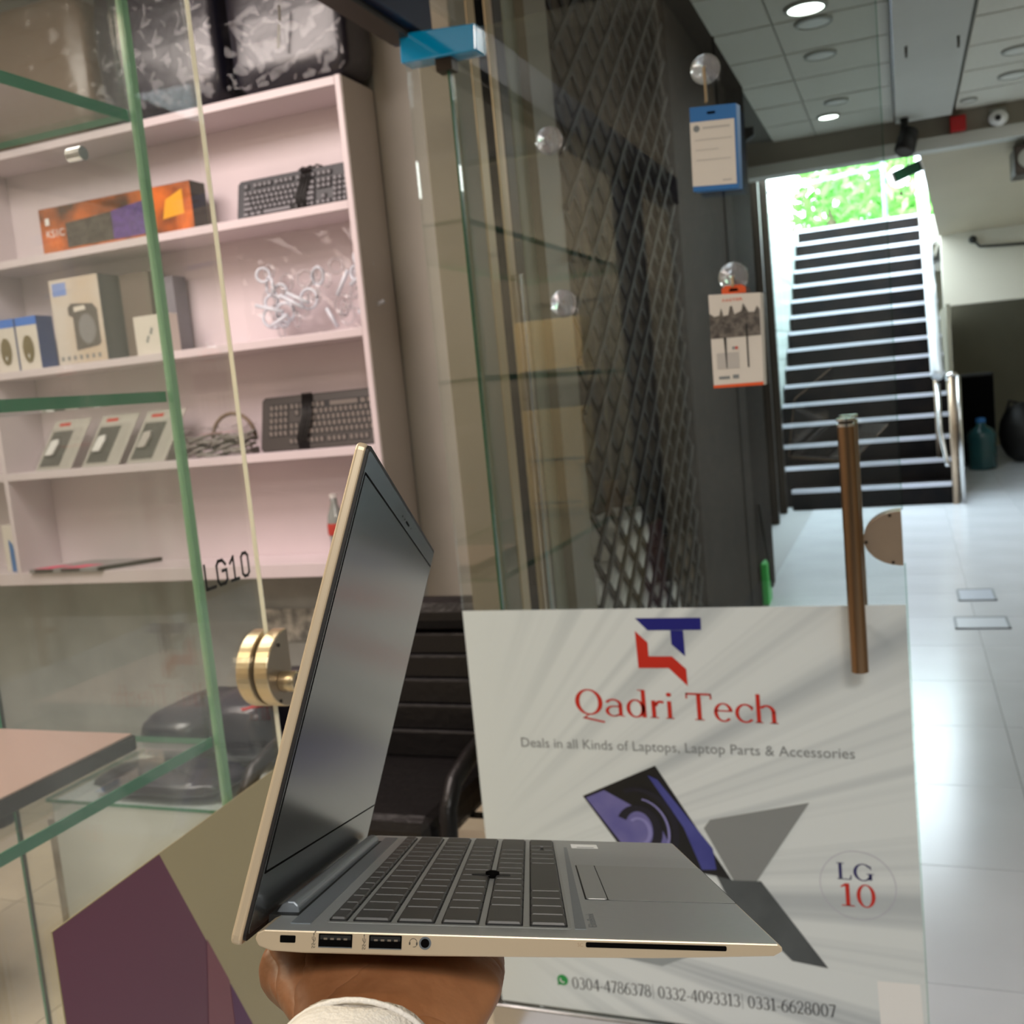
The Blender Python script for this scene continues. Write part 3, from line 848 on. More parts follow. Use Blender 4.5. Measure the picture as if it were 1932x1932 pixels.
# clear bag of acrylic rings and rods
pb = thing('plastic_bag', 'clear bag of acrylic rings and rods on the second shelf', 'bag', (-2.02, 3.35, ZT['s2']))
rg = random.Random(11)
frost = mat('frosted acrylic rod', S(226, 232, 244), .2, spec=.8)
for i in range(34):
    x = -2.25 + .45 * rg.random(); z = ZT['s2'] + .04 + .22 * rg.random() ** 1.4; rr = .022 + .016 * rg.random()
    tl = rg.uniform(-.7, .7)
    pts = [(x + rr * math.cos(t_) * math.cos(tl), 3.39 + rr * math.cos(t_) * math.sin(tl), z + rr * math.sin(t_)) for t_ in [2 * PI * k / 16 for k in range(16)]]
    MB().tube(pts, .006, 6, closed=True).build('ring', M['crystal'] if i % 3 else frost, pb, smooth=True)
for i, (x, z, ln, an) in enumerate(((-2.25, .135, .12, -.3), (-2.14, .16, .11, -.55), (-2.11, .165, .1, -.5), (-1.9, .13, .1, 1.0), (-1.84, .16, .12, .6), (-1.82, .06, .11, .25), (-1.95, .09, .08, -1.1), (-2.2, .05, .09, .4))):
    p0 = Vector((x, 3.345, ZT['s2'] + z)); p1 = p0 + Vector((math.cos(an) * ln, 0, math.sin(an) * ln))
    MB().tube([p0, p1], .008, 6).build('rod', frost, pb, smooth=True)

# three blister packs
for i, (xc, lab) in enumerate(((-3.33, 'leftmost mouse blister pack with red logo'), (-3.08, 'middle mouse blister pack with red logo'), (-2.85, 'right mouse blister pack with red logo'))):
    z0 = ZT['s3']
    t = thing('blister_pack', lab, 'blister pack', (xc, 3.34, z0), 'mouse blister packs on the third shelf')
    F3 = lambda a, c, o, xc=xc, z0=z0: (xc - .09 + a + c * .42, 3.33 - o + c * .35, z0 + c)
    MB().prism([(0, 0), (.19, 0), (.19, .2), (0, .2)], F3, .004).build('card', mat('pack card', S(188, 184, 176), .4), t)
    MB().prism([(.015, .015), (.12, .015), (.12, .155), (.015, .155)], F3, .002, base=.004).build('insert', mat('pack insert', S(84, 84, 80), .45, noise=.4, nscale=30), t)
    MB().prism([(.03, .06), (.07, .06), (.078, .1), (.066, .125), (.035, .12)], F3, .018, base=.006).build('mouse', M['print_white'] if i < 2 else M['card_grey'], t, bevel=.006)
    MB().prism([(.008, .008), (.175, .008), (.175, .165), (.008, .165)], F3, .03, base=.005).build('blister', M['film'], t, bevel=.008)
    MB().flat([(.03, .175), (.09, .175), (.09, .188), (.03, .188)], F3, .0046).build('logo_print', M['print_red'], t)
# cable bundle
cbn = thing('cable_bundle', 'grey cables in a clear bag with a brown loop', 'cables', (-2.55, 3.36, ZT['s3']))
m = MB()
for i in range(9):
    zz = ZT['s3'] + .012 + .008 * i
    pts = [(-2.68 + .33 * k / 8, 3.37 + .03 * math.sin(k * 1.7 + i), zz + .012 * math.sin(k * 1.3 + i * 2)) for k in range(9)]
    m.tube(pts, .008, 6)
m.build('cables', mat('grey cable', S(120, 116, 110), .35), cbn, smooth=True)
MB().tube([(-2.46 + .1 * math.cos(t_), 3.40, ZT['s3'] + .06 + .1 * math.sin(t_)) for t_ in [PI * k / 12 for k in range(13)]], .008, 8).build('loop', mat('brown cable', S(122, 104, 86), .5), cbn, smooth=True)
m = MB(); vs = []
for j in range(7):
    for i in range(19):
        vs.append((-2.70 + .365 * i / 18, 3.33 + .09 * j / 6 + rg.uniform(-.008, .008), ZT['s3'] + .02 + .09 * math.sin(PI * (j + .8) / 8) + rg.uniform(-.012, .012)))
m.add(vs, [(j * 19 + i, j * 19 + i + 1, (j + 1) * 19 + i + 1, (j + 1) * 19 + i) for j in range(6) for i in range(18)]); m.build('film', M['film'], cbn, smooth=True, fix=False)

# flat pack with magenta print on the bottom shelf, and a bottle
z0 = ZT['s4']
fp = thing('flat_box', 'flat grey box with magenta print lying on the bottom shelf', 'box', (-3.1, 3.35, z0))
Fq = lambda a, c, o: (-3.44 + a + c * .75, 3.235 + c, z0 + o)
MB().prism([(0, 0), (.36, 0), (.36, .2), (0, .2)], Fq, .016).build('carton', mat('grey plastic', S(140, 138, 140), .3), fp)
MB().prism([(.02, .004), (.11, .004), (.11, .075), (.02, .075)], Fq, .0006, base=.016).build('magenta_print', mat('magenta print', S(255, 30, 110), .4), fp)
MB().prism([(.17, .004), (.27, .004), (.27, .075), (.17, .075)], Fq, .0006, base=.016).build('magenta_print', fp.children[1].data.materials[0], fp)
MB().prism([(.3605, .0), (.372, .0), (.372, .2), (.3605, .2)], Fq, .017).build('dark_edge', M['black'], fp)
for a_ in (.03, .17):
    MB().prism([(a_, .002), (a_ + .10, .002), (a_ + .10, .014), (a_, .014)], lambda a, c, o: (-3.44 + a, 3.235 - o, z0 + c), .0006).build('magenta_print', fp.children[1].data.materials[0], fp)
bt = thing('soda_bottle', 'glass cola bottle with red label on the bottom shelf', 'bottle', (-2.035, 3.38, z0))
MB().lathe([(.001, 0), (.03, 0), (.034, .02), (.029, .06), (.034, .12), (.03, .16), (.014, .2), (.012, .235), (.001, .236)], (-2.035, 3.38, z0), 18).build('glass_body', mat('bottle glass', S(168, 176, 172), .08, trans=.4), bt, smooth=True)
MB().lathe([(.0335, .085), (.0352, .09), (.0352, .125), (.034, .13)], (-2.035, 3.38, z0), 18).build('label', mat('label', S(180, 60, 50), .5), bt, smooth=True)
MB().lathe([(.015, .225), (.016, .24), (.001, .242)], (-2.035, 3.38, z0), 14).build('cap', M['print_white'], bt)
bl = MB().box(-3.63, -3.54, 3.3, 3.4, z0, z0 + .2).build('carton', M['card'], bevel=.002)
tag(bl, 'white box with a blue corner at far left of bottom shelf', 'box')
MB().flat([(0, 0), (.05, 0), (.02, .12), (0, .14)], lambda a, c, o: (-3.63 + .03 + a, 3.2995 - o, z0 + c), .0006).build('blue_print', M['hp_blue'], bl)


# laptop bags wrapped in film on the top board
def cushion(name, x0, x1, y0, y1, z0, z1, material, parent=None, e=.35, seed=1, amp=.01, n=18):
    rr = random.Random(seed)
    m = MB(); k = 0
    cx, cy, cz = (x0 + x1) / 2, (y0 + y1) / 2, (z0 + z1) / 2
    hx, hy, hz = (x1 - x0) / 2, (y1 - y0) / 2, (z1 - z0) / 2
    NU, NV = n * 2, n
    pw = lambda v: math.copysign(abs(v) ** e, v)
    for i in range(NV + 1):
        ph = PI * i / NV - PI / 2
        for j in range(NU):
            th_ = 2 * PI * j / NU
            d = rr.uniform(-amp, amp)
            m.v.append((cx + hx * pw(math.cos(ph)) * pw(math.cos(th_)) + d, cy + hy * pw(math.cos(ph)) * pw(math.sin(th_)) + d, cz + hz * pw(math.sin(ph)) + d * .3 * math.cos(ph)))
    for i in range(NV):
        for j in range(NU):
            m.f.append((i * NU + j, i * NU + (j + 1) % NU, (i + 1) * NU + (j + 1) % NU, (i + 1) * NU + j)); m.m.append(0)
    return m.build(name, material, parent, smooth=True)


def crumpled(name, x0, x1, z0, z1, y, parent, seed, amp=.030, nx=64, nz=48):
    """loose film sheet with long soft creases"""
    rr = random.Random(seed + 50)
    wv = [(rr.uniform(-28, 28), rr.uniform(-28, 28), rr.uniform(0, 6.3), rr.uniform(.3, 1)) for _ in range(7)]
    m = MB(); vs = []
    for j in range(nz + 1):
        for i in range(nx + 1):
            x = x0 + (x1 - x0) * i / nx; z = z0 + (z1 - z0) * j / nz
            h = sum(a * (abs(math.sin(kx * x + kz * z + p + .8 * math.sin(9 * x - 7 * z + p))) ** .5 - .6) for kx, kz, p, a in wv) / 3
            vs.append((x, y - .012 + amp * h, z))
    m.add(vs, [(j * (nx + 1) + i, j * (nx + 1) + i + 1, (j + 1) * (nx + 1) + i + 1, (j + 1) * (nx + 1) + i) for j in range(nz) for i in range(nx)])
    return m.build(name, M['film'], parent, smooth=True, fix=False)


zt = 2.579
crumpled('film', -2.285, -1.775, ZT['s2'] + .003, ZT['s2'] + .36, 3.325, pb, 30, .03)
for (x0, x1, hh, mm, lab, sd) in ((-2.175, -1.70, .5, 'bag', 'black laptop bag in plastic film with zip pulls, right end of shelf top', 1), (-2.76, -2.215, .5, 'bag', 'black laptop bag in shiny plastic film, middle of shelf top', 2),
                                  (-3.48, -2.80, .52, 'bag_brown', 'brownish laptop bag in shiny film, left on shelf top', 3)):
    b = thing('laptop_bag', lab, 'bag', ((x0 + x1) / 2, 3.36, zt), 'film-wrapped laptop bags on the bookshelf')
    cushion('body', x0, x1, 3.24, 3.47, zt, zt + hh, M[mm], b, .3, sd, .004)
    crumpled('plastic_film', x0, x1, zt + .004, zt + hh - .02, 3.226, b, sd)
    if sd == 1:
        for (xa, za_, xb, zb_) in ((-1.918, 2.825, -1.922, 2.775), (-1.927, 2.765, -1.94, 2.69)):
            MB().tube([(xa, 3.205, za_), (xb, 3.205, zb_)], .0045, 6).build('zip_pull', M['steel'], b)

# ------------------------------------------------------------------ glass display tower behind the left leaf
dt = thing('display_tower', 'glass display tower with green-edged glass shelves', 'display case', (-1.3, .5, 0))
TX0, TX1, TY0, TY1 = -1.55, -1.08, -.45, 1.345


def pane(name, x0, x1, y0, y1, z0, z1, parent, gm='shelf_glass', em='glass_edge'):
    """sheet of glass whose narrow faces show the green of the glass body"""
    m = MB().box(x0, x1, y0, y1, z0, z1)
    d = (x1 - x0, y1 - y0, z1 - z0)
    ax = d.index(min(d))
    fa = [2, 2, 1, 0, 1, 0]
    m.m = [0 if fa[i] == ax else 1 for i in range(6)]
    return m.build(name, [M[gm], M[em]], parent)


pane('side_pane', TX1 - .008, TX1, TY0, TY1 - .001, .04, 2.35, dt, 'shelf_glass', 'glass_edge_pale')
pane('end_pane', TX0, TX1, TY1, TY1 + .008, .04, 2.35, dt, 'shelf_glass', 'glass_edge_pale')
for z in (1.925, 1.495, .928):
    pane('glass_shelf', TX0 + .002, TX1 - .01, TY0, TY1 - .004, z - .005, z + .005, dt)
    MB().box(TX1 - .0098, TX1 - .0082, TY0, TY1 - .004, z - .0085, z + .0085).build('shelf_edge', M['glass_edge'], dt)
MB().box(TX1, TX1 + .006, TY1 - .004, TY1 + .010, .04, 2.35).build('corner_strip', M['glass_edge_pale'], dt)
MB().box(TX0 - .006, TX0, TY1, TY1 + .008, .04, 2.35).build('corner_strip', M['glass_edge'], dt)
MB().tube([(-1.06, 1.20, 1.84), (-1.085, 1.20, 1.84)], .01, 10).build('shelf_clip', M['steel'], dt)
MB().box(-1.52, -1.08, .2, .3, 2.32, 2.345).build('added_light_housing', M['lamp_rim'], dt)  # unseen housing added for the invented tower lamp
# dark laptop lying closed on the lowest glass shelf
cl = thing('closed_laptop', 'closed rose brown laptop on the lowest glass shelf', 'laptop', (-1.36, 1.1, .934))
MB().box(-1.545, -1.19, .915, 1.275, .959, .963).build('lid', mat('rose brown lid', S(196, 164, 154), .3, metal=.3), cl, bevel=.004)
MB().box(-1.545, -1.188, .91, 1.28, .934, .9588).build('base', mat('dark brown base', S(40, 32, 28), .4), cl, bevel=.003)
MB().tube([(-1.5, 1.283, .947), (-1.24, 1.283, .947)], .006, 8).build('hinge', M['black'], cl)
# boxes on the near end of the tower, seen as reflections in the open door
for (z0, z1, xa, xb, lab) in ((1.501, 1.74, -1.545, -1.25, 'cream boxed tablet on the middle glass shelf'), (.934, 1.12, -1.545, -1.3, 'cream carton at bottom of the two-box pile on lowest glass shelf'), (1.121, 1.36, -1.545, -1.27, 'cream carton on top of the two-box pile on lowest glass shelf')):
    t = thing('carton', lab, 'box', ((xa + xb) / 2, -.2, z0), 'cream cartons in the display tower')
    MB().box(xa, xb, -.34, -.2, z0, z1).build('body', mat('cream carton', S(232, 206, 166), .5), t, bevel=.003)
    MB().box(xa + .01, xb - .01, -.1995, -.1985, z0 + .02, z0 + .03).build('line_print', M['print_grey'], t)

# low white counter inside the shop with wrapped bags on it
ct = thing('counter', 'low white counter with glass top inside the shop', 'counter', (-1.9, 2.6, 0))
MB().box(-2.28, -1.70, 2.1, 2.9, 0.05, .44).build('body', mat('white counter', S(222, 228, 230), .3), ct, bevel=.003)
MB().box(-2.26, -1.72, 2.12, 2.88, 0, .05).build('plinth', M['dark_alu'], ct)
pane('glass_top', -2.29, -1.69, 2.09, 2.91, .441, .451, ct)
MB().box(-2.36, -2.30, 2.15, 2.85, 0, .36).build('side_panel', mat('stained side panel', S(186, 180, 168), .5, noise=.6, nscale=6, col2=S(120, 100, 74)), ct)
for (x0, x1, y0, y1, z0, z1, lab, sd) in ((-2.2, -1.96, 2.34, 2.75, .453, .60, 'slumped black bag in film on the counter', 5), (-1.95, -1.71, 2.34, 2.8, .453, .66, 'plump black bag with red piping on the counter', 6), (-2.18, -1.74, 2.12, 2.33, .453, .5, 'flat dark patterned pouch at counter front', 7)):
    b = thing('wrapped_bag', lab, 'bag', ((x0 + x1) / 2, (y0 + y1) / 2, z0), 'wrapped bags on the counter')
    cushion('body', x0, x1, y0, y1, z0, z1, M['bag'], b, .55, sd, .006)
    if sd == 6: MB().tube([(x0 + .02, y0 + .1, z1 - .06), (x0 + .16, y0 + .02, z1 - .03), (x1 - .02, y0 + .06, z1 - .02)], .006, 6).build('piping', M['red'], b)


# ------------------------------------------------------------------ office chairs
def chair(label, cx, cy, rot, pedestal=False):
    t = thing('office_chair', label, 'chair', (cx, cy, 0), 'black office chairs in the shop')
    c_, s_ = math.cos(rot), math.sin(rot)
    X = lambda p: (cx + p[0] * c_ - p[1] * s_, cy + p[0] * s_ + p[1] * c_, p[2])
    def put(m, nm, mm, smooth=False, bevel=0):
        return m.build(nm, M[mm], t, smooth=smooth, bevel=bevel, xf=X)
    # backrest faces -y
    for i, (z0, z1) in enumerate(((.47, .545), (.545, .615), (.615, .685), (.685, .75), (.75, .81))):
        m = MB().box(-.25, .25, .13 + .012 * i, .21 + .012 * i, z0, z1 - .0005)
        o = put(m, 'back_cushion', 'leather', bevel=.006)
    put(MB().box(-.26, .26, .17, .26, .812, .905), 'headrest', 'leather', bevel=.035)
    put(MB().box(-.26, .26, .222, .28, .42, .85), 'back_shell', 'black', bevel=.015)
    put(MB().box(-.25, .25, -.27, .18, .37, .468), 'seat', 'leather', bevel=.03)
    for sx in (-1, 1):
        x = .285 * sx
        put(MB().tube([(x, .2, .60), (x, .08, .585), (x, -.1, .565), (x, -.2, .54), (x, -.245, .49), (x, -.255, .42), (x, -.255, .38)], .022, 10), 'arm', 'leather', True)
        if not pedestal: put(MB().tube([(x, -.255, .38), (x, -.255, .03), (x, -.235, .018), (x, .2, .018)], .017, 10), 'leg', 'steel', True)
    put(MB().box(-.285, .285, -.02, .02, .335, .368), 'cross_bar', 'steel')
    if pedestal:
        put(MB().tube([(0, 0, .335), (0, 0, .05)], .03, 12), 'column', 'steel', True)
        for k in range(5):
            a_ = 2 * PI * k / 5
            put(MB().tube([(0, 0, .06), (.24 * math.cos(a_), .24 * math.sin(a_), .02)], [.022, .015], 8), 'foot', 'black', True)
    return t


chair('black leather chair behind the silver laptop', -1.335, 2.34, .0)
chair('black chair at the left picture edge behind the display tower', -2.56, 1.72, .0, True)

# ------------------------------------------------------------------ left door leaf (nearly closed)
LK = -.80 + .06 * 1.11          # leaf plane: X + .06 Y = LK
LN = Vector((1, .06, 0)).normalized()
LT = Vector((-.06, 1, 0)).normalized()
L0 = Vector((LK, 0, 0))


def FL(a, b, o):
    """a: metres along the leaf (equals Y closely), b: height, o: out of the leaf towards the arcade"""
    p = L0 + Vector((-.06, 1, 0)) * a + LN * o
    return (p.x, p.y, b)


door1 = thing('door_1', 'left frameless glass door leaf with half-round brass lock', 'door', FL(.7, 0, 0), kind='structure')


def leafbox(a0, a1, b0, b1, o0, o1, mi=0):
    return MB().hexa([FL(a0, b0, o0), FL(a1, b0, o0), FL(a1, b0, o1), FL(a0, b0, o1), FL(a0, b1, o0), FL(a1, b1, o0), FL(a1, b1, o1), FL(a0, b1, o1)], mi)


leafbox(.22, 1.121, .02, 2.17, -.003, .003).build('pane', M['glass'], door1)
leafbox(1.1211, 1.1225, .02, 2.17, -.003, .003).build('polished_edge', M['pane_edge'], door1)
# half-moon lock: two half drums with the pane between them
ac_, bc_, rl = 1.122, 1.118, .052
arc = [(ac_ + .012 - rl * 1.15 * math.sin(PI * i / 24), bc_ + rl * math.cos(PI * i / 24)) for i in range(25)]
MB().prism(arc, FL, .020, base=.0034).build('lock_half', M['brass'], door1, bevel=.0015)
MB().prism(arc, FL, .020, base=-.0234).build('lock_half', M['brass'], door1, bevel=.0015)
arc2 = [(ac_ + .0115 - rl * 1.12 * math.sin(PI * i / 24), bc_ + rl * .975 * math.cos(PI * i / 24)) for i in range(25)]
fc = MB().prism(arc2, FL, .0006, base=.0235).build('lock_face', M['brass_face'], door1)
cyl = MB()
c0 = Vector(FL(1.107, 1.105, .024)); c1 = Vector(FL(1.107, 1.105, .046))
cyl.tube([c0, c1], .0135, 20)
cy = cyl.build('cylinder', M['brass'], door1, bevel=.001)
shade_auto(cy)
MB().tube([c1, c1 + LN * .0006], .0105, 18).build('core', M['brass_face'], cy)
MB().prism([(1.1055, 1.1), (1.1085, 1.1), (1.1085, 1.110), (1.1055, 1.110)], FL, .0004, base=.0468).build('keyhole', M['slot'], cy)
for (a, b) in ((1.108, 1.153), (1.098, 1.081)):
    p = Vector(FL(a, b, .0246))
    MB().tube([p, p + LN * .001], .0025, 10).build('screw', M['dark_alu'], door1)
# shop number lettering on the leaf
m = MB()


def stroke(m, pts, w_, F, off):
    for (a0, b0), (a1, b1) in zip(pts[:-1], pts[1:]):
        d = Vector((a1 - a0, b1 - b0)); n = Vector((-d.y, d.x)).normalized() * w_ / 2; e = d.normalized() * w_ * .4
        m.flat([(a0 - e.x + n.x, b0 - e.y + n.y), (a1 + e.x + n.x, b1 + e.y + n.y), (a1 + e.x - n.x, b1 + e.y - n.y), (a0 - e.x - n.x, b0 - e.y - n.y)], F, off)


B0, T0 = 1.2505, 1.2795
FN = lambda a, b, o: FL(a - .009, b, o)
stroke(m, [(1.009, T0), (1.009, B0), (1.028, B0)], .0042, FN, .0036)
stroke(m, [(1.053, T0 - .006), (1.047, T0), (1.038, T0), (1.034, T0 - .005), (1.034, B0 + .005), (1.038, B0), (1.049, B0), (1.054, B0 + .004), (1.054, B0 + .016), (1.045, B0 + .016)], .0042, FN, .0036)
stroke(m, [(1.063, T0 - .007), (1.071, T0), (1.071, B0)], .0042, FN, .0036)
stroke(m, [(1.063, B0), (1.080, B0)], .0042, FN, .0036)
stroke(m, [(1.089, B0 + .004), (1.089, T0 - .004), (1.093, T0), (1.100, T0), (1.104, T0 - .004), (1.104, B0 + .004), (1.100, B0), (1.093, B0), (1.089, B0 + .004)], .0042, FN, .0036)
m.build('shop_number', M['print_black'], door1)
# poster on the lower half of the leaf
p1 = thing('poster', 'khaki and purple vinyl poster on the left door leaf', 'poster', FL(.9, .1, .007))
MB().prism([(.683, .06), (1.118, .06), (1.118, .992), (.683, .992)], FL, .0008, base=.0068).build('sheet', M['khaki'], p1)
MB().flat([(.684, .07), (.684, .991), (.845, .991), (.969, .712), (1.117, .379), (1.117, .07)], FL, .0080).build('purple_shape', M['purple'], p1)
MB().flat([(.905, .86), (.936, .79), (.945, .4), (.80, .3)], FL, .0084).build('rose_shape', M['purple_pale'], p1)
MB().flat([(.936, .787), (.969, .713), (1.117, .38), (1.117, .2), (.93, .45)], FL, .0088).build('violet_shape', M['purple_deep'], p1)

# ------------------------------------------------------------------ right door leaf (standing open, facing the viewer)
DY = 2.0
door2 = thing('door_2', 'right frameless glass door leaf standing open with long bar handle', 'door', (-.46, DY, 0), kind='structure')
MB().box(-.915, -.8245, DY - .006, DY + .006, .09, 2.17).build('side_pane', M['door_glass'], door2)
MB().box(-.8240, -.8205, DY - .0075, DY + .0075, .99, 2.12).build('green_edge', mat('dark green glass edge', S(16, 76, 46), .25), door2)
MB().box(-.82, -.016, DY - .006, DY + .006, .09, 2.17).build('pane', M['door_glass'], door2)
MB().box(-.0158, -.013, DY - .006, DY + .006, .09, 1.068).build('polished_edge', M['clear_edge'], door2)
MB().box(-.0158, -.013, DY - .006, DY + .006, 1.17, 2.17).build('polished_edge', M['clear_edge'], door2)
br_ = MB().box(-.935, -.0, DY - .022, DY + .022, .035, .088).build('bottom_rail', M['steel'], door2, bevel=.004)
FD = lambda a, b, o: (a, DY - o, b)
MB().prism([(-.917, 2.128), (-.752, 2.122), (-.749, 2.172), (-.915, 2.186)], FD, .05, base=-.025).build('top_patch', M['blue_film'], door2, bevel=.003)
MB().box(-.845, -.81, DY - .016, DY + .016, 2.10, 2.126).build('patch_clamp', M['dark_alu'], door2)
# half-round lock plates at the free edge
arc = [(-.0165 - .067 * math.sin(PI * i / 24), 1.119 + .0505 * math.cos(PI * i / 24)) for i in range(25)]
for base in (.0065, -.0225):
    MB().prism(arc, FD, .016, base=base).build('lock_plate', M['steel_plate'], door2, bevel=.001)
for (a, b) in ((-.036, 1.162), (-.079, 1.114), (-.034, 1.075)):
    MB().tube([(a, DY - .0226, b), (a, DY - .0236, b)], .003, 10).build('screw', M['dark_alu'], door2)
# bar handle
for sy in (-1, 1):
    y = DY + sy * .055
    hd = MB().tube([(-.101, y, .878), (-.101, y, 1.332)], .0155, 24, caps=True).build('handle', M['steel_dull'], door2)
    shade_auto(hd)
    md = hd.modifiers.new('Edge', 'EDGE_SPLIT')
    MB().tube([(-.101, y, 1.332), (-.101, y, 1.337)], .0165, 24).build('end_ring', M['steel'], hd)
    MB().tube([(-.101, y, 1.337), (-.101, y, 1.342)], .013, 24).build('end_neck', M['dark_alu'], hd)
    MB().tube([(-.101, y, 1.342), (-.101, y, 1.347)], .0165, 24).build('end_cap', M['steel'], hd)
    for z in (.96, 1.26):
        MB().tube([(-.101, DY + sy * .006, z), (-.101, y, z)], .008, 12).build('standoff', M['steel_dull'], hd)
# frame head above the opening
hb = MB().box(-.965, -.875, -.6, 2.06, 2.19, 2.30).build('door_head', M['navy'], bevel=.004)
tag(hb, 'navy steel head bar above the shop opening', 'door frame', kind='structure')
MB().box(-.945, -.895, 1.2, 2.0, 2.176, 2.19).build('stop_strip', M['dark_alu'], hb)
tag(MB().box(-.97, -.88, .1, .2, 0, 2.3).build('door_post', M['navy']), 'navy steel post at the near side of the opening', 'door frame', kind='structure')
MB().box(-.93, -.915, -.6, 2.29, 2.3, 3.25).build('transom_pane', M['glass'], hb)


# ------------------------------------------------------------------ serif lettering built from strokes
def ring(cx, cy, rx, ry, wv, wh, a0=0, a1=360, n=28):
    out, inn = [], []
    for i in range(n + 1):
        t_ = math.radians(a0 + (a1 - a0) * i / n)
        out.append((cx + rx * math.cos(t_), cy + ry * math.sin(t_)))
        inn.append((cx + (rx - wv) * math.cos(t_), cy + (ry - wh) * math.sin(t_)))
    return [[out[i], out[i + 1], inn[i + 1], inn[i]] for i in range(n)]


def bar(x0, y0, x1, y1):
    return [[(x0, y0), (x1, y0), (x1, y1), (x0, y1)]]


V, H_ = .13, .055
GL = {
    'Q': (.88, ring(.43, .5, .41, .5, V, H_) + [[(.36, .0), (.44, .03), (.3, -.11), (.2, -.13)], [(.2, -.13), (.27, -.08), (.88, -.22), (.84, -.28)]]),
    'a': (.62, bar(.42, .02, .53, .46) + ring(.27, .19, .24, .21, .1, .05, 80, 300) + ring(.27, .43, .26, .23, .1, .06, 0, 155) + [[(.28, .40), (.46, .40), (.46, .35), (.28, .35)], [(.42, .1), (.42, .02), (.3, -.02), (.3, .03)], [(.5, .02), (.6, .03), (.6, 0), (.5, 0)]]),
    'd': (.68, bar(.48, 0, .6, 1.05) + ring(.3, .33, .27, .35, .11, .055) + [[(.38, 1.05), (.5, 1.05), (.5, 1.0), (.38, 1.02)]]),
    'r': (.44, bar(.08, 0, .2, .66) + ring(.34, .4, .2, .27, .1, .09, 55, 165) + bar(.02, 0, .28, .035)),
    'i': (.32, bar(.09, 0, .21, .66) + ring(.15, .9, .075, .075, .075, .075) + bar(.03, 0, .27, .035)),
    ' ': (.26, []),
    'T': (.82, bar(.35, 0, .48, .96) + bar(.03, .93, .8, 1.0) + [[(.03, 1.0), (.08, 1.0), (.08, .8), (.03, .78)], [(.75, 1.0), (.8, 1.0), (.8, .78), (.75, .8)]] + bar(.27, 0, .56, .035)),
    'e': (.62, ring(.31, .33, .28, .35, .11, .055, 10, 318) + bar(.05, .36, .58, .41)),
    'c': (.58, ring(.33, .33, .3, .35, .11, .06, 42, 318) + [[(.5, .62), (.57, .56), (.53, .44), (.49, .46)]]),
    'h': (.72, bar(.07, 0, .19, 1.05) + bar(.5, 0, .62, .42) + ring(.36, .38, .26, .29, .12, .07, 0, 140) + bar(.02, 0, .25, .035) + bar(.44, 0, .68, .035)),
    'L': (.72, bar(.12, 0, .26, 1) + bar(.04, 0, .64, .05) + bar(.04, .955, .36, 1) + [[(.58, 0), (.65, 0), (.67, .28), (.63, .28)]]),
    'G': (.92, ring(.46, .5, .42, .52, .14, .055, 40, 330) + bar(.7, .05, .84, .42) + bar(.6, .4, .92, .44) + [[(.72, .86), (.8, .9), (.82, .68), (.78, .68)]]),
    '0': (.66, ring(.32, .5, .29, .51, .12, .05)),
    '1': (.5, bar(.19, 0, .32, 1) + bar(.06, 0, .46, .045) + [[(.04, .86), (.19, 1), (.19, .88), (.06, .82)]]),
    '2': (.6, ring(.28, .72, .26, .29, .11, .055, -35, 175) + [[(.36, .5), (.5, .55), (.16, .06), (.03, .06)]] + bar(.03, 0, .54, .08)),
    '3': (.6, ring(.27, .75, .24, .26, .1, .055, -80, 150) + ring(.26, .27, .28, .29, .12, .055, -150, 90)),
    '4': (.64, bar(.38, 0, .5, 1) + bar(.03, .26, .62, .32) + [[(.02, .28), (.09, .28), (.44, .97), (.38, .97)]]),
    '6': (.62, ring(.31, .3, .28, .32, .11, .05) + ring(.52, .3, .49, .72, .12, .05, 92, 185)),
    '7': (.58, bar(.04, .92, .55, 1) + [[(.44, .93), (.55, .97), (.28, 0), (.14, 0)]]),
    '8': (.62, ring(.3, .76, .23, .26, .09, .05) + ring(.3, .27, .28, .29, .11, .05)),
    '9': (.62, ring(.3, .7, .28, .32, .11, .05) + ring(.09, .7, .49, .72, .12, .05, -88, 5)),
    '-': (.36, bar(.05, .34, .32, .4)), '|': (.3, bar(.13, -.15, .16, 1.1)),
}


def serif(mb, txt, F, a0, a1, b0, cap, off, b1=None):
    wid = sum(GL[c][0] for c in txt)
    k = (a1 - a0) / wid
    b1 = b0 if b1 is None else b1
    x = 0
    for c in txt:
        for q in GL[c][1]:
            mb.flat([(a0 + (x + u) * k, b0 + (b1 - b0) * (x + u) / wid + v * cap) for u, v in q], F, off)
        x += GL[c][0]


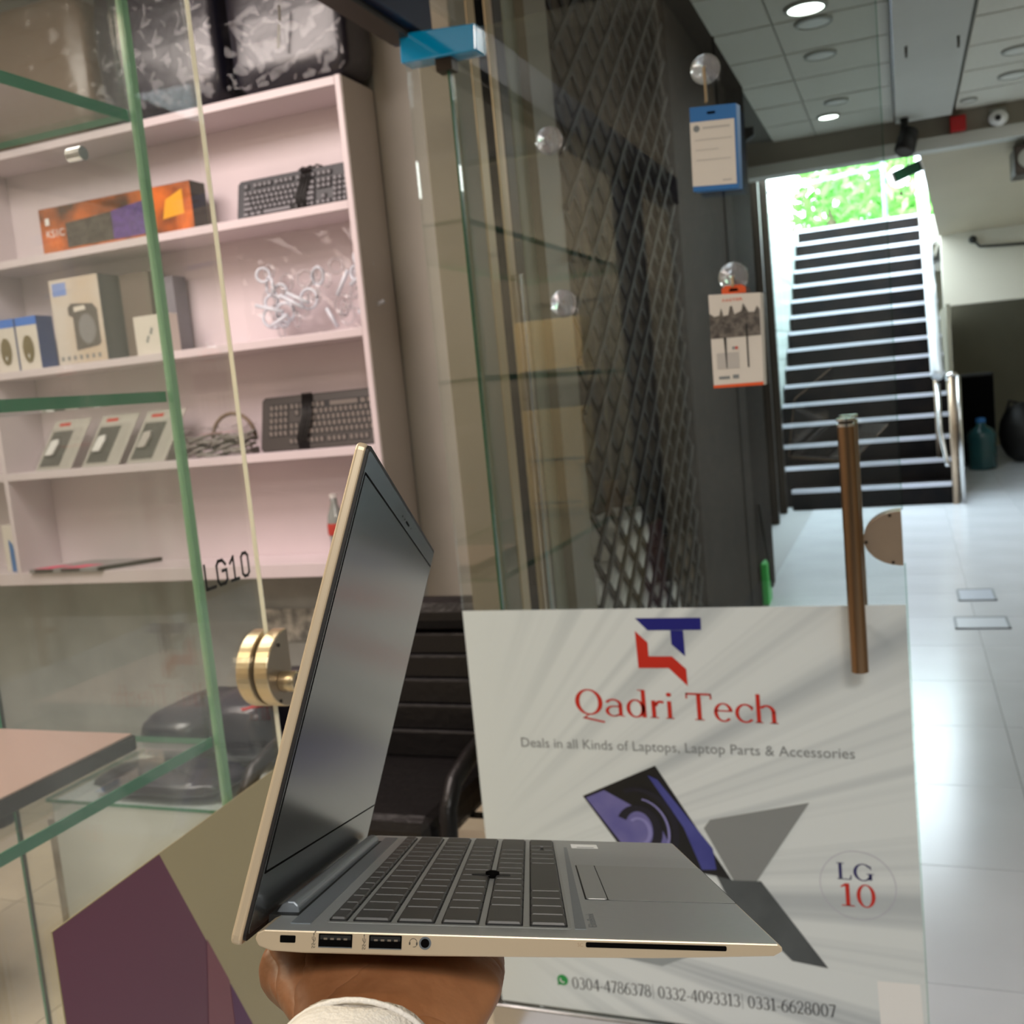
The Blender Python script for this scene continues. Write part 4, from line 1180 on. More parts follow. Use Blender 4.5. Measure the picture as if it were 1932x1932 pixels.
# ------------------------------------------------------------------ shop poster on the open leaf
def poster_mat():
    m = bpy.data.materials.new('poster paper with soft diagonal streaks')
    m.use_nodes = True
    nt = m.node_tree
    p = nt.nodes['Principled BSDF']
    p.inputs['Roughness'].default_value = .32
    tc = nt.nodes.new('ShaderNodeTexCoord')
    mp = nt.nodes.new('ShaderNodeMapping')
    mp.inputs['Location'].default_value = (1.05, 0, -.35)
    nt.links.new(tc.outputs['Object'], mp.inputs['Vector'])
    sx = nt.nodes.new('ShaderNodeSeparateXYZ')
    nt.links.new(mp.outputs[0], sx.inputs[0])
    at = nt.nodes.new('ShaderNodeMath'); at.operation = 'ARCTAN2'
    nt.links.new(sx.outputs['Z'], at.inputs[0]); nt.links.new(sx.outputs['X'], at.inputs[1])
    n = nt.nodes.new('ShaderNodeTexNoise'); n.noise_dimensions = '1D'
    n.inputs['Scale'].default_value = 11; n.inputs['Detail'].default_value = 3
    ad = nt.nodes.new('ShaderNodeMath'); ad.operation = 'ADD'; ad.inputs[1].default_value = 5.0
    nt.links.new(at.outputs[0], ad.inputs[0])
    nt.links.new(ad.outputs[0], n.inputs['W'])
    rp = nt.nodes.new('ShaderNodeValToRGB')
    e = rp.color_ramp.elements
    e[0].position = .32; e[0].color = S(182, 190, 194)
    e[1].position = .54; e[1].color = S(220, 227, 228)
    nt.links.new(n.outputs['Fac'], rp.inputs['Fac'])
    # streaks fade out to plain paper towards the left
    fd = nt.nodes.new('ShaderNodeMapRange')
    fd.inputs[1].default_value = .18; fd.inputs[2].default_value = .6
    nt.links.new(sx.outputs['X'], fd.inputs[0])
    mx = nt.nodes.new('ShaderNodeMix'); mx.data_type = 'RGBA'
    mx.inputs[6].default_value = S(220, 229, 228)
    nt.links.new(fd.outputs[0], mx.inputs[0]); nt.links.new(rp.outputs[0], mx.inputs[7])
    nt.links.new(mx.outputs[2], p.inputs['Base Color'])
    return m


M['poster'] = poster_mat()
PY = DY - .0068
FP = lambda a, b, o: (a, PY - o, b)


def pp(px, py):
    q = onY(px, py, PY)
    return (q.x, q.z)


p2 = thing('poster', 'white laptop shop poster on the open right door leaf', 'poster', (-.46, PY, .1))
MB().prism([(-.913, .092), (-.0165, .092), (-.0165, .992), (-.913, .992)], FP, .0012).build('sheet', M['poster'], p2)
m = MB()
m.flat([pp(1198, 1166), pp(1322, 1165), pp(1323, 1188), pp(1222, 1189)], FP, .0018)
m.flat([pp(1265, 1189), pp(1289, 1189), pp(1293, 1238), pp(1267, 1215)], FP, .0018)
m.build('logo_blue', M['print_navy'], p2)
m = MB()
m.flat([pp(1198, 1190), pp(1222, 1212), pp(1224, 1238), pp(1205, 1260)], FP, .0018)
m.flat([pp(1224, 1238), pp(1268, 1238), pp(1262, 1260), pp(1205, 1260)], FP, .0018)
m.flat([pp(1268, 1238), pp(1295, 1262), pp(1298, 1294), pp(1262, 1260)], FP, .0018)
m.build('logo_red', M['print_red'], p2)
m = MB(); serif(m, 'Qadri', FP, -.677, -.463, .767, .056, .0018, .762); m.build('shop_name', M['print_red'], p2)
m = MB(); serif(m, 'Tech', FP, -.443, -.258, .7615, .056, .0018, .757); m.build('shop_name', M['print_red'], p2)
m = MB(); text_fit(m, 'Deals in all Kinds of Laptops, Laptop Parts & Accessories', FP, -.806, -.122, .6915, .0018, .021); m.build('tagline', M['print_grey'], p2)
m = MB(); serif(m, 'LG', FP, -.170, -.100, .445, .034, .0018); m.build('number_letters', mat('indigo print', S(36, 30, 96), .5), p2)
m = MB(); serif(m, '10', FP, -.166, -.096, .39, .047, .0018); m.build('number_digits', M['print_red'], p2)
cxy = (-.131, .434)
m = MB()
for q in ring(cxy[0], cxy[1], .071, .071, .0012, .0012, 0, 360, 48): m.flat(q, FP, .0015)
m.build('number_ring', mat('faint ring print', S(176, 172, 190), .5), p2)
m = MB(); serif(m, '0304-4786378| 0332-4093313| 0331-6628007', FP, -.742, -.186, .142, .027, .0018, .150); m.build('phone_numbers', M['print_dark'], p2)
gx, gz = pp(1062, 1848)
m = MB(); m.flat([(gx + .0125 * math.cos(2 * PI * i / 24), gz + .0125 * math.sin(2 * PI * i / 24)) for i in range(24)], FP, .0018)
m.flat([(gx - .011, gz - .004), (gx - .004, gz - .011), (gx - .0125, gz - .0135)], FP, .0018); m.build('call_badge', M['print_green'], p2)
m = MB()
for q in ring(gx + .001, gz + .001, .0075, .0075, .003, .003, 150, 300, 8): m.flat(q, FP, .0024)
m.build('call_handset', M['print_white'], p2)
m = MB(); m.flat([pp(1655, 1850), pp(1736, 1857), pp(1744, 1940), pp(1662, 1934)], FP, .0016); m.build('sticker', M['print_white'], p2)
# printed laptops
scr = mat('printed screen blue', S(66, 68, 132), .45, noise=.9, nscale=6, col2=S(120, 118, 178))
MB().flat([pp(1100, 1501), pp(1236, 1444), pp(1382, 1662), pp(1352, 1652), pp(1190, 1622)], FP, .0018).build('laptop_print', M['print_black'], p2)
MB().flat([pp(1106, 1504), pp(1140, 1490), pp(1240, 1545), pp(1290, 1645), pp(1195, 1618)], FP, .0022).build('screen_print', mat('lavender print', S(128, 124, 178), .45, noise=.3, nscale=9, col2=S(98, 96, 160)), p2)
MB().flat([pp(1222, 1462), pp(1240, 1470), pp(1345, 1600), pp(1352, 1640), pp(1325, 1640), pp(1290, 1560)], FP, .0022).build('screen_print', mat('blue print', S(58, 62, 138), .45, noise=.4, nscale=9, col2=S(80, 84, 160)), p2)
m = MB()
cx_, cz_ = pp(1205, 1548)
for (r0, a0, a1, wv) in ((.05, -60, 150, .02), (.085, -50, 110, .014)):
    for q in ring(cx_, cz_ - .02, r0, r0 * 1.1, wv, wv * .7, a0, a1, 18): m.flat(q, FP, .0026)
m.build('swirl_print', mat('black swirl print', S(22, 20, 34), .45), p2)
lil = mat('lilac swirl print', S(140, 138, 196), .45)
for (r0, a0, a1, wv) in ((.028, -100, 130, .009), (.066, -40, 80, .005)):
    m = MB()
    for q in ring(cx_, cz_ - .022, r0, r0 * 1.1, wv, wv * .6, a0, a1, 18): m.flat(q, FP, .0030)
    m.build('swirl_print', lil, p2)
MB().flat([pp(1340, 1546), pp(1527, 1514), pp(1428, 1662), pp(1384, 1660), pp(1328, 1562)], FP, .0019).build('lid_print', mat('grey lid print', S(134, 138, 138), .45), p2)
MB().flat([pp(1352, 1652), pp(1384, 1660), pp(1436, 1662), pp(1563, 1826), pp(1495, 1812), pp(1372, 1690)], FP, .0020).build('base_print', mat('dark grey base print', S(84, 90, 92), .45, noise=.3, nscale=12), p2)
MB().flat([pp(1150, 1800), pp(1310, 1800), pp(1250, 1822)], FP, .0018).build('base_print', mat('grey shadow print', S(150, 158, 160), .45), p2)

# ------------------------------------------------------------------ suction cups and the packs hanging from them
CUPS = [(1330, 130, 'clear suction cup holding the blue pack', 1), (1383, 522, 'clear suction cup holding the earphone pack', 1), (1035, 265, 'empty clear suction cup, the upper one', 0), (1062, 572, 'empty clear suction cup, the lower one', 0)]
for (px, py, lab, hk) in CUPS:
    q = onY(px, py, DY - .01)
    t = thing('suction_cup', lab, 'suction cup', (q.x, DY - .0065, q.z), 'suction cups on the open door')
    MB().lathe([(.026, 0), (.0265, -.002), (.022, -.009), (.013, -.015), (.008, -.017), (.008, -.024), (.0005, -.026)], (q.x, DY - .0065, q.z), 24, axis='y').build('cup', M['cup'], t, smooth=True)
    MB().lathe([(.0265, .0), (.0275, -.0015), (.0265, -.003)], (q.x, DY - .0065, q.z), 24, axis='y').build('rim', M['crystal'], t, smooth=True)
    if hk: MB().tube([(q.x + .002, DY - .026, q.z), (q.x + .002, DY - .034, q.z - .004), (q.x + .002, DY - .032, q.z - (.062 if py < 200 else .012)), (q.x + .002, DY - .04, q.z - (.066 if py < 200 else .02))], .0025, 6).build('hook', M['beige_alu'], t, smooth=True)
bp = thing('adapter_pack', 'blue and white adapter pack hanging on the door glass', 'package', (-.31, 1.95, 1.79))
c = [onY(x, y, 1.955) for x, y in ((1296, 206), (1383, 199), (1380, 362), (1292, 352))]
P4 = [Vector((-.345, 1.955, 1.783)), Vector((-.262, 1.955, 1.777)), Vector((-.257, 1.955, 1.925)), Vector((-.341, 1.955, 1.932))]
bk = Vector((.004, .022, 0))
MB().hexa([P4[0], P4[1], P4[1] + bk, P4[0] + bk, P4[3], P4[2], P4[2] + bk, P4[3] + bk]).build('carton', M['hp_blue'], bp, bevel=.001)
FB = lambda a, b, o: tuple(P4[0] + (P4[1] - P4[0]) * a + (P4[3] - P4[0]) * b + Vector((0, -o, 0)))
MB().flat([(.0, .06), (.96, .055), (.96, .82), (.0, .82)], FB, .0006).build('front_print', M['card'], bp)
m = MB(); m.flat([(.14 + .07 * math.cos(2 * PI * i / 18), .74 + .04 * math.sin(2 * PI * i / 18)) for i in range(18)], FB, .001); m.build('round_logo', M['print_grey'], bp)
for q in ((.27, .86, .73, .755), (.1, .9, .6, .61), (.1, .6, .48, .49), (.1, .86, .36, .37), (.66, .86, .1, .12)):
    MB().flat([(q[0], q[2]), (q[1], q[2]), (q[1], q[3]), (q[0], q[3])], FB, .001).build('text_line', M['card_grey'], bp)
MB().flat([(.38, .9), (.56, .9), (.56, .93), (.38, .93)], FB, .0006).build('hang_slot', M['slot'], bp)
ep = thing('earphone_pack', 'white and orange earphone pack hanging on the door glass', 'package', (-.3, 1.955, 1.41))
P4e = [Vector((-.334, 1.96, 1.421)), Vector((-.242, 1.96, 1.419)), Vector((-.237, 1.96, 1.587)), Vector((-.332, 1.96, 1.594))]
bk = Vector((.003, .02, 0))
MB().hexa([P4e[0], P4e[1], P4e[1] + bk, P4e[0] + bk, P4e[3], P4e[2], P4e[2] + bk, P4e[3] + bk]).build('carton', M['card'], ep, bevel=.001)
FE = lambda a, b, o: tuple(P4e[0] + (P4e[1] - P4e[0]) * a + (P4e[3] - P4e[0]) * b + Vector((0, -o, 0)))
MB().flat([(0, 0), (1, 0), (1, .035), (0, .03)], FE, .0006).build('base_stripe', M['orange'], ep)
m = MB(); text_fit(m, 'FASTER', FE, .28, .68, .91, .0008, .03); m.build('brand_print', M['orange'], ep)
sky = [(0, .53), (1, .53), (1, .8), (.95, .84), (.9, .78), (.78, .78), (.73, .83), (.68, .88), (.64, .8), (.5, .77), (.46, .86), (.42, .86), (.38, .77), (.28, .76), (.24, .85), (.2, .77), (.1, .76), (0, .8)]
MB().flat(sky, FE, .0008).build('photo_print', mat('dark photo print', S(70, 64, 60), .5, noise=.6, nscale=90, col2=S(120, 112, 104)), ep)
m = MB(); m.flat([(.26, .53), (.31, .53), (.3, .2), (.285, .2)], FE, .001).flat([(.71, .66), (.74, .66), (.74, .2), (.71, .2)], FE, .001); m.build('cable_print', M['print_black'], ep)
m = MB(); m.flat([(.1, .2), (.54, .2), (.54, .37), (.1, .37)], FE, .0008); m.build('text_block', M['card_grey'], ep)
m = MB(); m.flat([(.12, .09), (.34, .09), (.34, .12), (.12, .12)], FE, .0008).flat([(.4, .09), (.52, .09), (.52, .13), (.4, .13)], FE, .0008).flat([(.42, .4), (.47, .4), (.47, .43), (.42, .43)], FE, .0008); m.build('small_marks', M['print_grey'], ep)
MB().flat([(.48, .4), (.53, .4), (.53, .43), (.48, .43)], FE, .0008).build('red_mark', M['print_red'], ep)
m = MB(); m.prism([(.26, .99), (.74, .99), (.74, 1.05), (.66, 1.08), (.34, 1.08), (.26, 1.05)], FE, .003, base=-.01); m.build('hang_tab', M['orange'], ep)
MB().flat([(.4, 1.015), (.6, 1.015), (.57, 1.045), (.43, 1.045)], FE, -.0065).build('hang_slot', M['slot'], ep)

# ------------------------------------------------------------------ the open laptop, held out in front of the viewer
LU = Vector((0.93761, 0.32905, -0.11237)); LV = Vector((-0.34769, 0.88816, -0.30054)); LW = Vector((0.00097, 0.32081, 0.94714))
LO = Vector((-0.24757, 0.31345, EYE - 0.19777))
LM = Matrix(((LU.x, LV.x, LW.x, LO.x), (LU.y, LV.y, LW.y, LO.y), (LU.z, LV.z, LW.z, LO.z), (0, 0, 0, 1)))
LWID, LDEP = .3042, .2063


def XL(p):
    return LM @ Vector(p)


lap = thing('laptop', 'open silver laptop held up on a hand', 'laptop', XL((.1, .15, -.012)))


def lb(m, nm, mm, parent=None, bevel=0, smooth=False, segs=2):
    mats = [M[x] for x in mm] if isinstance(mm, (list, tuple)) else M[mm]
    return m.build(nm, mats, parent or lap, bevel=bevel, smooth=smooth, xf=XL, segs=segs)


# base shell: side profile drawn in (u, w), swept across the width
prof = [(.0015, -.0035), (.0022, -.0012), (.005, 0.0), (.2045, 0.0), (.2063, -.0012), (.2063, -.0028), (.203, -.0046), (.158, -.0066), (.066, -.0083), (.02, -.0083), (.008, -.0078), (.003, -.0062)]
m = MB(); n = len(prof)
for v in (0.0, LWID):
    for (u, w_) in prof: m.v.append((u, v, w_))
m.f.append(tuple(range(n))); m.m.append(1)
m.f.append(tuple(reversed(range(n, 2 * n)))); m.m.append(1)
for i in range(n):
    m.f.append((i, (i + 1) % n, n + (i + 1) % n, n + i)); m.m.append(0 if i == 2 else 1)
base = lb(m, 'base', ['lap_silver', 'lap_side'], bevel=.0006)
FBs = lambda a, b, o: (a, -o, b)      # left side face
FT = lambda a, b, o: (a, b, o)        # top deck
# underside feet
for (u, v) in ((.175, .03), (.175, .27), (.02, .03), (.02, .27)):
    lb(MB().box(u - .006, u + .006, v - .012, v + .012, -.0105 if u < .1 else -.0082, -.0055), 'foot', 'lap_rim', base, bevel=.001)


def rrect(a0, a1, b0, b1, r, n=4):
    out = []
    for (cx, cy, s0) in ((a1 - r, b1 - r, 0), (a0 + r, b1 - r, 90), (a0 + r, b0 + r, 180), (a1 - r, b0 + r, 270)):
        for i in range(n + 1):
            t_ = math.radians(s0 + 90 * i / n)
            out.append((cx + r * math.cos(t_), cy + r * math.sin(t_)))
    return out


lb(MB().prism(rrect(.0113, .0174, -.0046, -.0019, .0004), FBs, .00012), 'lock_slot', 'slot')
for (u0, u1) in ((.0264, .0396), (.0461, .0589)):
    usb = lb(MB().prism(rrect(u0, u1, -.0060, -.0009, .0003), FBs, .00012), 'usb_port', 'slot')
    lb(MB().prism(rrect(u0 + .0006, u1 - .0006, -.0030, -.0014, .0002), FBs, .00008, base=.00012), 'tongue', 'lap_gap', usb)
    mm_ = MB()
    for i in range(4): mm_.prism([(u0 + .002 + i * .0026, -.0031), (u0 + .0034 + i * .0026, -.0031), (u0 + .0034 + i * .0026, -.0024), (u0 + .002 + i * .0026, -.0024)], FBs, .00004, base=.0002)
    lb(mm_, 'contact', 'brass_face', usb)
    mm_ = MB()
    mm_.prism([(u0, -.0060), (u1, -.0060), (u1, -.0057), (u0, -.0057)], FBs, .0001, base=.00012)
    lb(mm_, 'rim', 'lap_hinge', usb)
jk = lb(MB().prism([(.068 + .0024 * math.cos(2 * PI * i / 24), -.0034 + .0024 * math.sin(2 * PI * i / 24)) for i in range(24)], FBs, .00015), 'audio_jack', 'lap_hinge')
lb(MB().prism([(.068 + .0017 * math.cos(2 * PI * i / 24), -.0034 + .0017 * math.sin(2 * PI * i / 24)) for i in range(24)], FBs, .0001, base=.00015), 'hole', 'slot', jk)
lb(MB().prism(rrect(.1304, .1848, -.0032, -.0013, .0006), FBs, .00012), 'card_slot', 'slot')
# engraved marks on the side
ic = MB()
Fi = lambda a, b, o: FBs(a, b, o)
for q in ring(.0634, -.0032, .0015, .0015, .0002, .0002, -15, 195, 12): ic.flat(q, Fi, .0001)
for x in (.0620, .0648): ic.flat(rrect(x - .0003, x + .0003, -.0042, -.0031, .00025), Fi, .00011)
stroke(ic, [(.0648, -.0042), (.0643, -.0048), (.0634, -.0049)], .0002, Fi, .0001)
for u in (.0245, .0442):
    Fr = lambda a, b, o, u=u: FBs(u + a, -.0066 + b, o)
    # upright USB trident with SS below it
    stroke(ic, [(0, .0022), (0, .0054)], .0002, Fr, .0001)
    stroke(ic, [(0, .0026), (.0006, .0032), (.0006, .0042)], .00018, Fr, .0001)
    stroke(ic, [(0, .003), (-.0006, .0036), (-.0006, .0044)], .00018, Fr, .0001)
    ic.flat([(-.0003, .0053), (.0003, .0053), (0, .006)], Fr, .0001)
    for k in range(2):
        b0 = .0002 + k * .00105
        stroke(ic, [(-.0005, b0), (-.0006, b0 + .0006), (-.0001, b0 + .0008), (.0001, b0 + .0002), (.0005, b0 + .0003), (.0006, b0 + .0008)], .00018, Fr, .0001)
stroke(ic, [(.0252, .0000), (.0248, -.0006)], .0003, Fi, .0001)
lb(ic, 'engraving', 'icon')
ic = MB(); text_fit(ic, 'SC', Fi, .1272, .1293, -.0030, .0001, .0014); lb(ic, 'engraving', 'icon_pale')
# deck: keyboard well, keys
lb(MB().prism(rrect(.0258, .1256, .0165, .2935, .002), FT, .0001), 'keyboard_deck', 'lap_pad')
lb(MB().prism([(.127, .0165), (.1315, .0165), (.1325, .2675), (.1305, .2675)], FT, .00015), 'deck_groove', mm='lap_hinge')
rows = []
P_ = 18.05
v = 19.0
rows.append((26.6, 34.2, [(19 + i * 16.95, 16.95) for i in range(16)]))
rows.append((36.3, 52.0, [(19 + i * P_, P_) for i in range(13)] + [(19 + 13 * P_, 36.3)]))
rows.append((54.3, 70.0, [(19, 27.5)] + [(46.5 + i * P_, P_) for i in range(12)] + [(46.5 + 12 * P_, 27.3)]))
rows.append((72.4, 88.0, [(19, 28)] + [(47 + i * P_, P_) for i in range(11)] + [(47 + 11 * P_, 44.8)]))
rows.append((90.4, 106.0, [(19, 37)] + [(56 + i * P_, P_) for i in range(10)] + [(56 + 10 * P_, 53.8)]))
rows.append((108.5, 124.2, [(19, 18.5), (37.5, 19), (56.5, 19), (75.5, 19.2), (94.7, 90), (184.7, 18.5), (203.2, 19), (222.2, 18), (240.2, 1), (258.2, 32)]))
cache = {}


def key_mesh(du, dv):
    k = (round(du, 2), round(dv, 2))
    if k not in cache:
        m = MB(); g = .7e-3; a, b = du * 1e-3, dv * 1e-3
        m.prism(rrect(.0001, a - .0001, .0002, b - .0002, .0008, 2), FT, .0006, 1, .0001)
        lo = rrect(.0004, a - .0006, g + .0002, b - g - .0002, .0007, 2); hi = rrect(.0008, a - .0011, g + .0006, b - g - .0006, .0007, 2)
        nn = len(lo)
        m.add([FT(p, q, .0007) for p, q in lo] + [FT(p, q, .0016) for p, q in hi], [tuple(range(nn, 2 * nn))] + [(i, (i + 1) % nn, nn + (i + 1) % nn, nn + i) for i in range(nn)], 0)
        cache[k] = m.mesh('key', [M['lap_key'], M['lap_gap']])
    return cache[k]


def put_key(u0, u1, v0, dv):
    o = bpy.data.objects.new('key', key_mesh(u1 - u0, dv))
    o.matrix_basis = LM @ Matrix.Translation((u0 * 1e-3, v0 * 1e-3, 0))
    link(o, lap)
    return o


allkeys = {}
for ri, (u0, u1, ks) in enumerate(rows):
    for ki, (v0, dv) in enumerate(ks):
        if dv == 1:
            for (a, b) in ((u0, u0 + 7.8), (u0 + 7.9, u1)): put_key(a, b, v0, 18)
            continue
        allkeys[(ri, ki)] = put_key(u0, u1, v0, dv)
# legends that can be made out
lg_ = MB()
for (du, dv) in ((0, 0), (0, 2.2), (2.4, 0), (2.4, 2.2)): lg_.flat([((114 + du) * 1e-3, (63 + dv) * 1e-3), ((116 + du) * 1e-3, (63 + dv) * 1e-3), ((116 + du) * 1e-3, (65 + dv) * 1e-3), ((114 + du) * 1e-3, (65 + dv) * 1e-3)], FT, .00165)
lb(lg_, 'key_legend', 'lap_legend', allkeys[(5, 2)])
for (rk, u, v_, txt) in (((1, 1), 42, 45, '1'), ((1, 2), 42, 63, '2'), ((2, 1), 60, 55, 'Q'), ((2, 2), 60, 73, 'W'), ((2, 3), 60, 91, 'E'), ((3, 1), 78, 55, 'A'), ((3, 2), 78, 73, 'S'), ((3, 3), 78, 91, 'D'), ((4, 1), 96, 64, 'Z'), ((4, 2), 96, 82, 'X'), ((4, 3), 96, 100, 'C')):
    lg_ = MB()
    FK = lambda a, b, o, u=u, v_=v_: FT(u * 1e-3 - b, v_ * 1e-3 + a, o)
    text_fit(lg_, txt, FK, 0, .0022, 0, .00165)
    lb(lg_, 'key_legend', 'lap_legend', allkeys[rk])
lg_ = MB()
for q in (((59, 30), (62, 30), (62, 38), (59, 38)),):
    stroke(lg_, [(a * 1e-3, b * 1e-3) for a, b in q] + [(.059, .030)], .0003, FT, .00165)
lb(lg_, 'key_legend', 'lap_legend', allkeys[(2, 0)])
# pointing stick between the rows
ps = MB(); ps.lathe([(.0028, 0), (.0036, .0012), (.0036, .0028), (.002, .0034), (.0003, .0035)], (.0892, .138, .0004), 14)
lb(ps, 'pointing_stick', 'slot', smooth=True)
lb(MB().prism([(.0785, .1368), (.086, .1345), (.0985, .1362), (.0985, .1396), (.086, .1415), (.0785, .1392)], FT, .0003, base=.0016), 'stick_recess', 'lap_gap')
# touchpad and its click buttons
lb(MB().prism(rrect(.1345, .2052, .0835, .1915, .0015), FT, .00006), 'touchpad_gap', 'lap_gap')
lb(MB().prism(rrect(.1456, .2048, .0840, .1911, .0012), FT, .00016), 'touchpad', 'lap_pad')
lb(MB().prism(rrect(.1352, .1450, .0842, .1908, .0012), FT, .0005), 'click_button', 'lap_pad', bevel=.0003)
lb(MB().prism(rrect(.1355, .1525, .266, .284, .0005), FT, .0001), 'sticker', 'print_white')
lb(MB().flat([(.139, .268), (.150, .268), (.150, .270), (.139, .270)], FT, .0002), 'sticker_print', 'print_grey', lap)
ic = MB(); FK = lambda a, b, o: FT(.1362 - b, .022 + a, o)
text_fit(ic, 'EliteBook', FK, 0, .028, 0, .0001, .0035)
lb(ic, 'engraving', 'lap_hinge')

# lid
LA = .1919
dl = Vector((math.sin(LA), 0, math.cos(LA))); nl = Vector((math.cos(LA), 0, -math.sin(LA))); ol = Vector((-.00104, 0, .003))


def FLd(a, b, o):
    """a: across (v), b: up the lid, o: out of the inner face towards the keyboard"""
    p = ol + dl * b + nl * o
    return (p.x, a, p.z)


LH = .1975
lid = lb(MB().prism(rrect(0, LWID, -.0105, LH, .004), FLd, .0046, base=-.0058), 'lid', 'lap_side', bevel=.0014, segs=3)
lb(MB().prism(rrect(.0006, LWID - .0006, -.0085, LH - .0006, .0036), FLd, .0012, base=-.0012), 'rubber_rim', 'lap_rim', lid)
lb(MB().prism(rrect(.0026, LWID - .0026, -.006, LH - .0024, .003), FLd, .0004, base=-.0002), 'bezel', 'lap_bezel', lid, bevel=.0001)
lb(MB().prism(rrect(.0042, LWID - .0042, .0172, .1855, .0008), FLd, .0001, base=.0002), 'screen_gap', 'slot', lid)
scn = lb(MB().prism(rrect(.0056, LWID - .0056, .0184, .1843, .0006), FLd, .0001, base=.0003), 'screen', 'lap_screen', lid)
lb(MB().prism(rrect(.1455, .1585, .1888, .1899, .0005), FLd, .0002, base=.0002), 'camera_shutter', 'slot', lid)
for v_ in (.128, .138, .168):
    lb(MB().prism(rrect(v_, v_ + .0012, .1890, .1900, .0004), FLd, .0001, base=.0002), 'sensor_dot', 'slot', lid)
# hinge cover between deck and lid
hg = MB()
sec = [(.0005, -.0015), (.0035, .0032), (.0060, .0046), (.0088, .0046), (.0108, .0028), (.0112, -.0005)]
for v_ in (.034, .268): hg.v += [(a, v_, b) for a, b in sec]
k = len(sec)
hg.f = [tuple(range(k)), tuple(reversed(range(k, 2 * k)))] + [(i, (i + 1) % k, k + (i + 1) % k, k + i) for i in range(k)]
hg.m = [0] * len(hg.f)
lb(hg, 'hinge_cover', 'lap_hinge', bevel=.0008)
lb(MB().box(-.0002, .0125, .028, .274, -.003, .0002), 'hinge_recess', 'lap_gap')
lb(MB().box(.0125, .0205, .012, .292, .00002, .0004), 'speaker_strip', 'lap_hinge')

# ------------------------------------------------------------------ hand and sleeve of the person holding it
person = thing('person', 'person\'s hand in a white sleeve holding the laptop from below', 'person', XL((.05, .0, -.06)))


def loft(m, secs, n=20):
    """secs: (centre, half-axis a, half-axis b) in laptop coordinates"""
    k0 = len(m.v)
    for (c, a, b) in secs:
        c, a, b = Vector(c), Vector(a), Vector(b)
        for j in range(n):
            t_ = 2 * PI * j / n
            m.v.append(tuple(c + a * math.cos(t_) + b * math.sin(t_)))
    for i in range(len(secs) - 1):
        for j in range(n):
            m.f.append((k0 + i * n + j, k0 + i * n + (j + 1) % n, k0 + (i + 1) * n + (j + 1) % n, k0 + (i + 1) * n + j)); m.m.append(0)
    m.f.append(tuple(reversed(range(k0, k0 + n)))); m.m.append(0)
    m.f.append(tuple(range(k0 + (len(secs) - 1) * n, k0 + len(secs) * n))); m.m.append(0)


hm = MB()
loft(hm, [((.050, .148, -.021), (.040, 0, 0), (0, 0, .0100)),
          ((.050, .115, -.022), (.044, 0, 0), (0, 0, .0125)),
          ((.0495, .075, -.023), (.0485, 0, 0), (0, .001, .0140)),
          ((.0485, .045, -.024), (.0505, 0, 0), (0, .002, .0150)),
          ((.0495, .027, -.0265), (.0485, 0, -.001), (0, .004, .0165)),
          ((.053, .010, -.033), (.0385, 0, -.002), (0, .006, .0185)),
          ((.054, -.006, -.041), (.032, 0, -.002), (0, .008, .0195)),
          ((.053, -.025, -.049), (.028, 0, -.001), (0, .008, .0200)),
          ((.051, -.060, -.060), (.028, 0, 0), (0, .007, .0215)),
          ((.048, -.110, -.074), (.031, 0, 0), (0, .007, .0250))], 24)
FING = [[(.018, .140, -.020), (.012, .178, -.017), (.010, .203, -.0165), (.009, .222, -.016)],
        [(.038, .145, -.020), (.036, .190, -.017), (.036, .220, -.0165), (.036, .242, -.016)],
        [(.060, .145, -.020), (.061, .188, -.017), (.062, .216, -.0165), (.063, .237, -.016)],
        [(.080, .138, -.020), (.086, .170, -.017), (.089, .190, -.0165), (.091, .206, -.016)]]
for f_ in FING:
    rr_ = (.0098, .0088, .0082, .0062)
    loft(hm, [(c, (r_, 0, 0), (0, 0, r_ * .9)) for c, r_ in zip([(f_[0][0], f_[0][1] - .02, f_[0][2])] + f_, (.0098,) + rr_)] + [((f_[3][0], f_[3][1] + .005, f_[3][2]), (.003, 0, 0), (0, 0, .003))], 12)
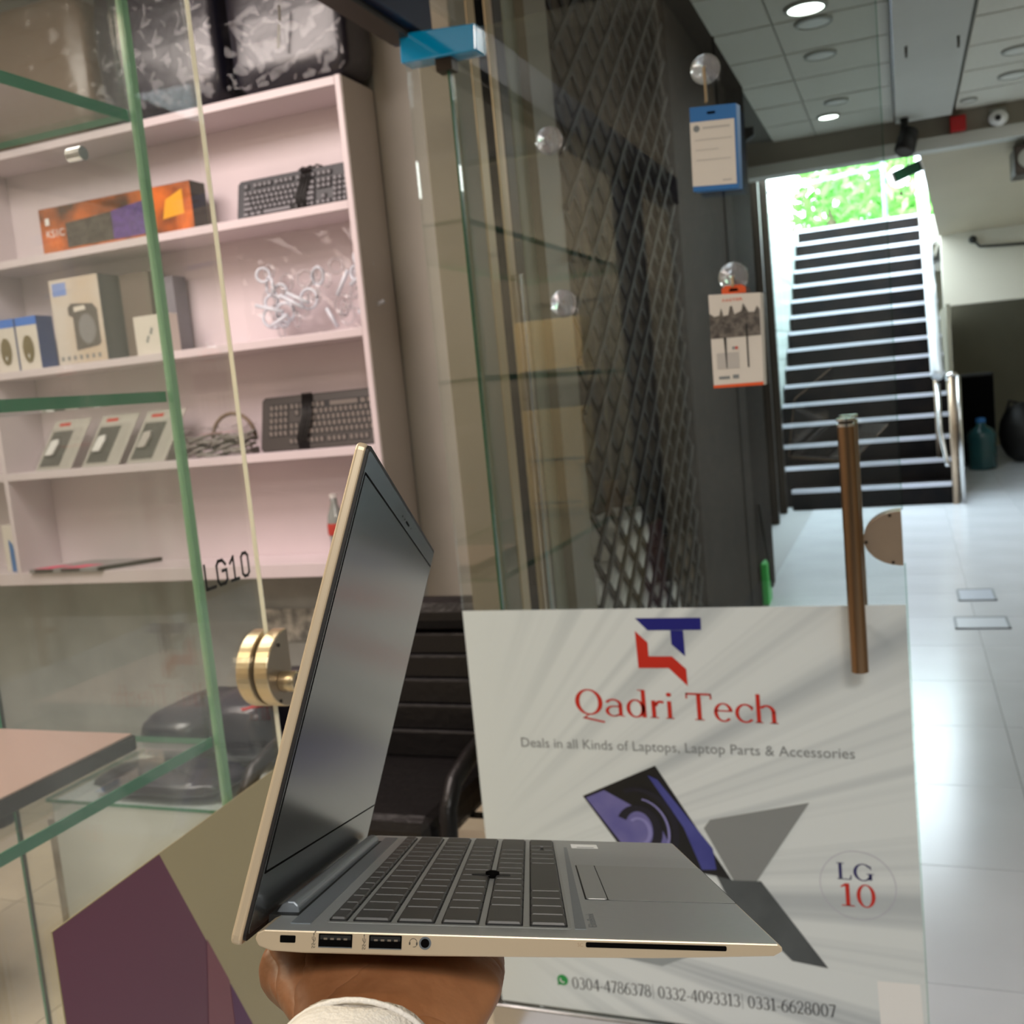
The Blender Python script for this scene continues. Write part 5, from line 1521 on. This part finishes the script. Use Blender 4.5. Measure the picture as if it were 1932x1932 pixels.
# thumb lying along the rear edge
th_ = [(.024, .028, -.028, .0165), (.010, .036, -.0235, .0150), (.0060, .054, -.0205, .0122), (.005, .076, -.0195, .0108), (.003, .094, -.019, .0096), (.002, .103, -.019, .0055)]
loft(hm, [((a, b, c), (r_, .2 * r_, 0), (0, 0, r_)) for a, b, c, r_ in th_], 14)
arm = hm.build('arm', M['skin'], person, xf=XL)
rm = arm.modifiers.new('Remesh', 'REMESH'); rm.mode = 'VOXEL'; rm.voxel_size = .0016; rm.use_smooth_shade = True
sm = arm.modifiers.new('Smooth', 'SMOOTH'); sm.factor = .6; sm.iterations = 8
# sleeve: rolled tube with an open cuff and wall thickness
sv = MB()
ax0 = Vector((.0475, -.012, -.0465)); ax1 = Vector((.038, -.125, -.080))
dx = (ax1 - ax0).normalized(); ea = Vector((1, 0, 0)); ea = (ea - dx * ea.dot(dx)).normalized(); eb = dx.cross(ea).normalized()
rs_ = random.Random(4)
NS = 40
outer, inner = [], []
for i in range(12):
    f_ = i / 11
    c = ax0.lerp(ax1, f_)
    ro = []
    for j in range(NS):
        t_ = 2 * PI * j / NS
        r1 = .0325 + .007 * f_ + .0012 * math.sin(3 * t_ + 9 * f_) + .0008 * math.sin(7 * t_ - 14 * f_)
        ro.append((c + ea * r1 * math.cos(t_) + eb * r1 * .92 * math.sin(t_), c + ea * (r1 - .0015) * math.cos(t_) + eb * (r1 - .0015) * .92 * math.sin(t_)))
    outer.append([p[0] for p in ro]); inner.append([p[1] for p in ro])
vs = [tuple(p) for r_ in outer for p in r_] + [tuple(p) for r_ in inner for p in r_]
K = 12 * NS
fs = []
for i in range(11):
    for j in range(NS):
        q = (i * NS + j, i * NS + (j + 1) % NS, (i + 1) * NS + (j + 1) % NS, (i + 1) * NS + j)
        fs.append(q); fs.append(tuple(K + x for x in reversed(q)))
for j in range(NS): fs.append((j, K + j, K + (j + 1) % NS, (j + 1) % NS))
sv.add(vs, fs)
slv = sv.build('sleeve', M['sleeve'], person, xf=XL, smooth=True)
tube_pts = []
for j in range(NS):
    t_ = 2 * PI * j / NS
    c = ax0.lerp(ax1, .035)
    tube_pts.append(tuple(c + ea * .0333 * math.cos(t_) + eb * .0333 * .92 * math.sin(t_)))
sm_ = MB().tube(tube_pts, .0011, 6, closed=True).build('hem', M['sleeve'], slv, xf=XL, smooth=True)
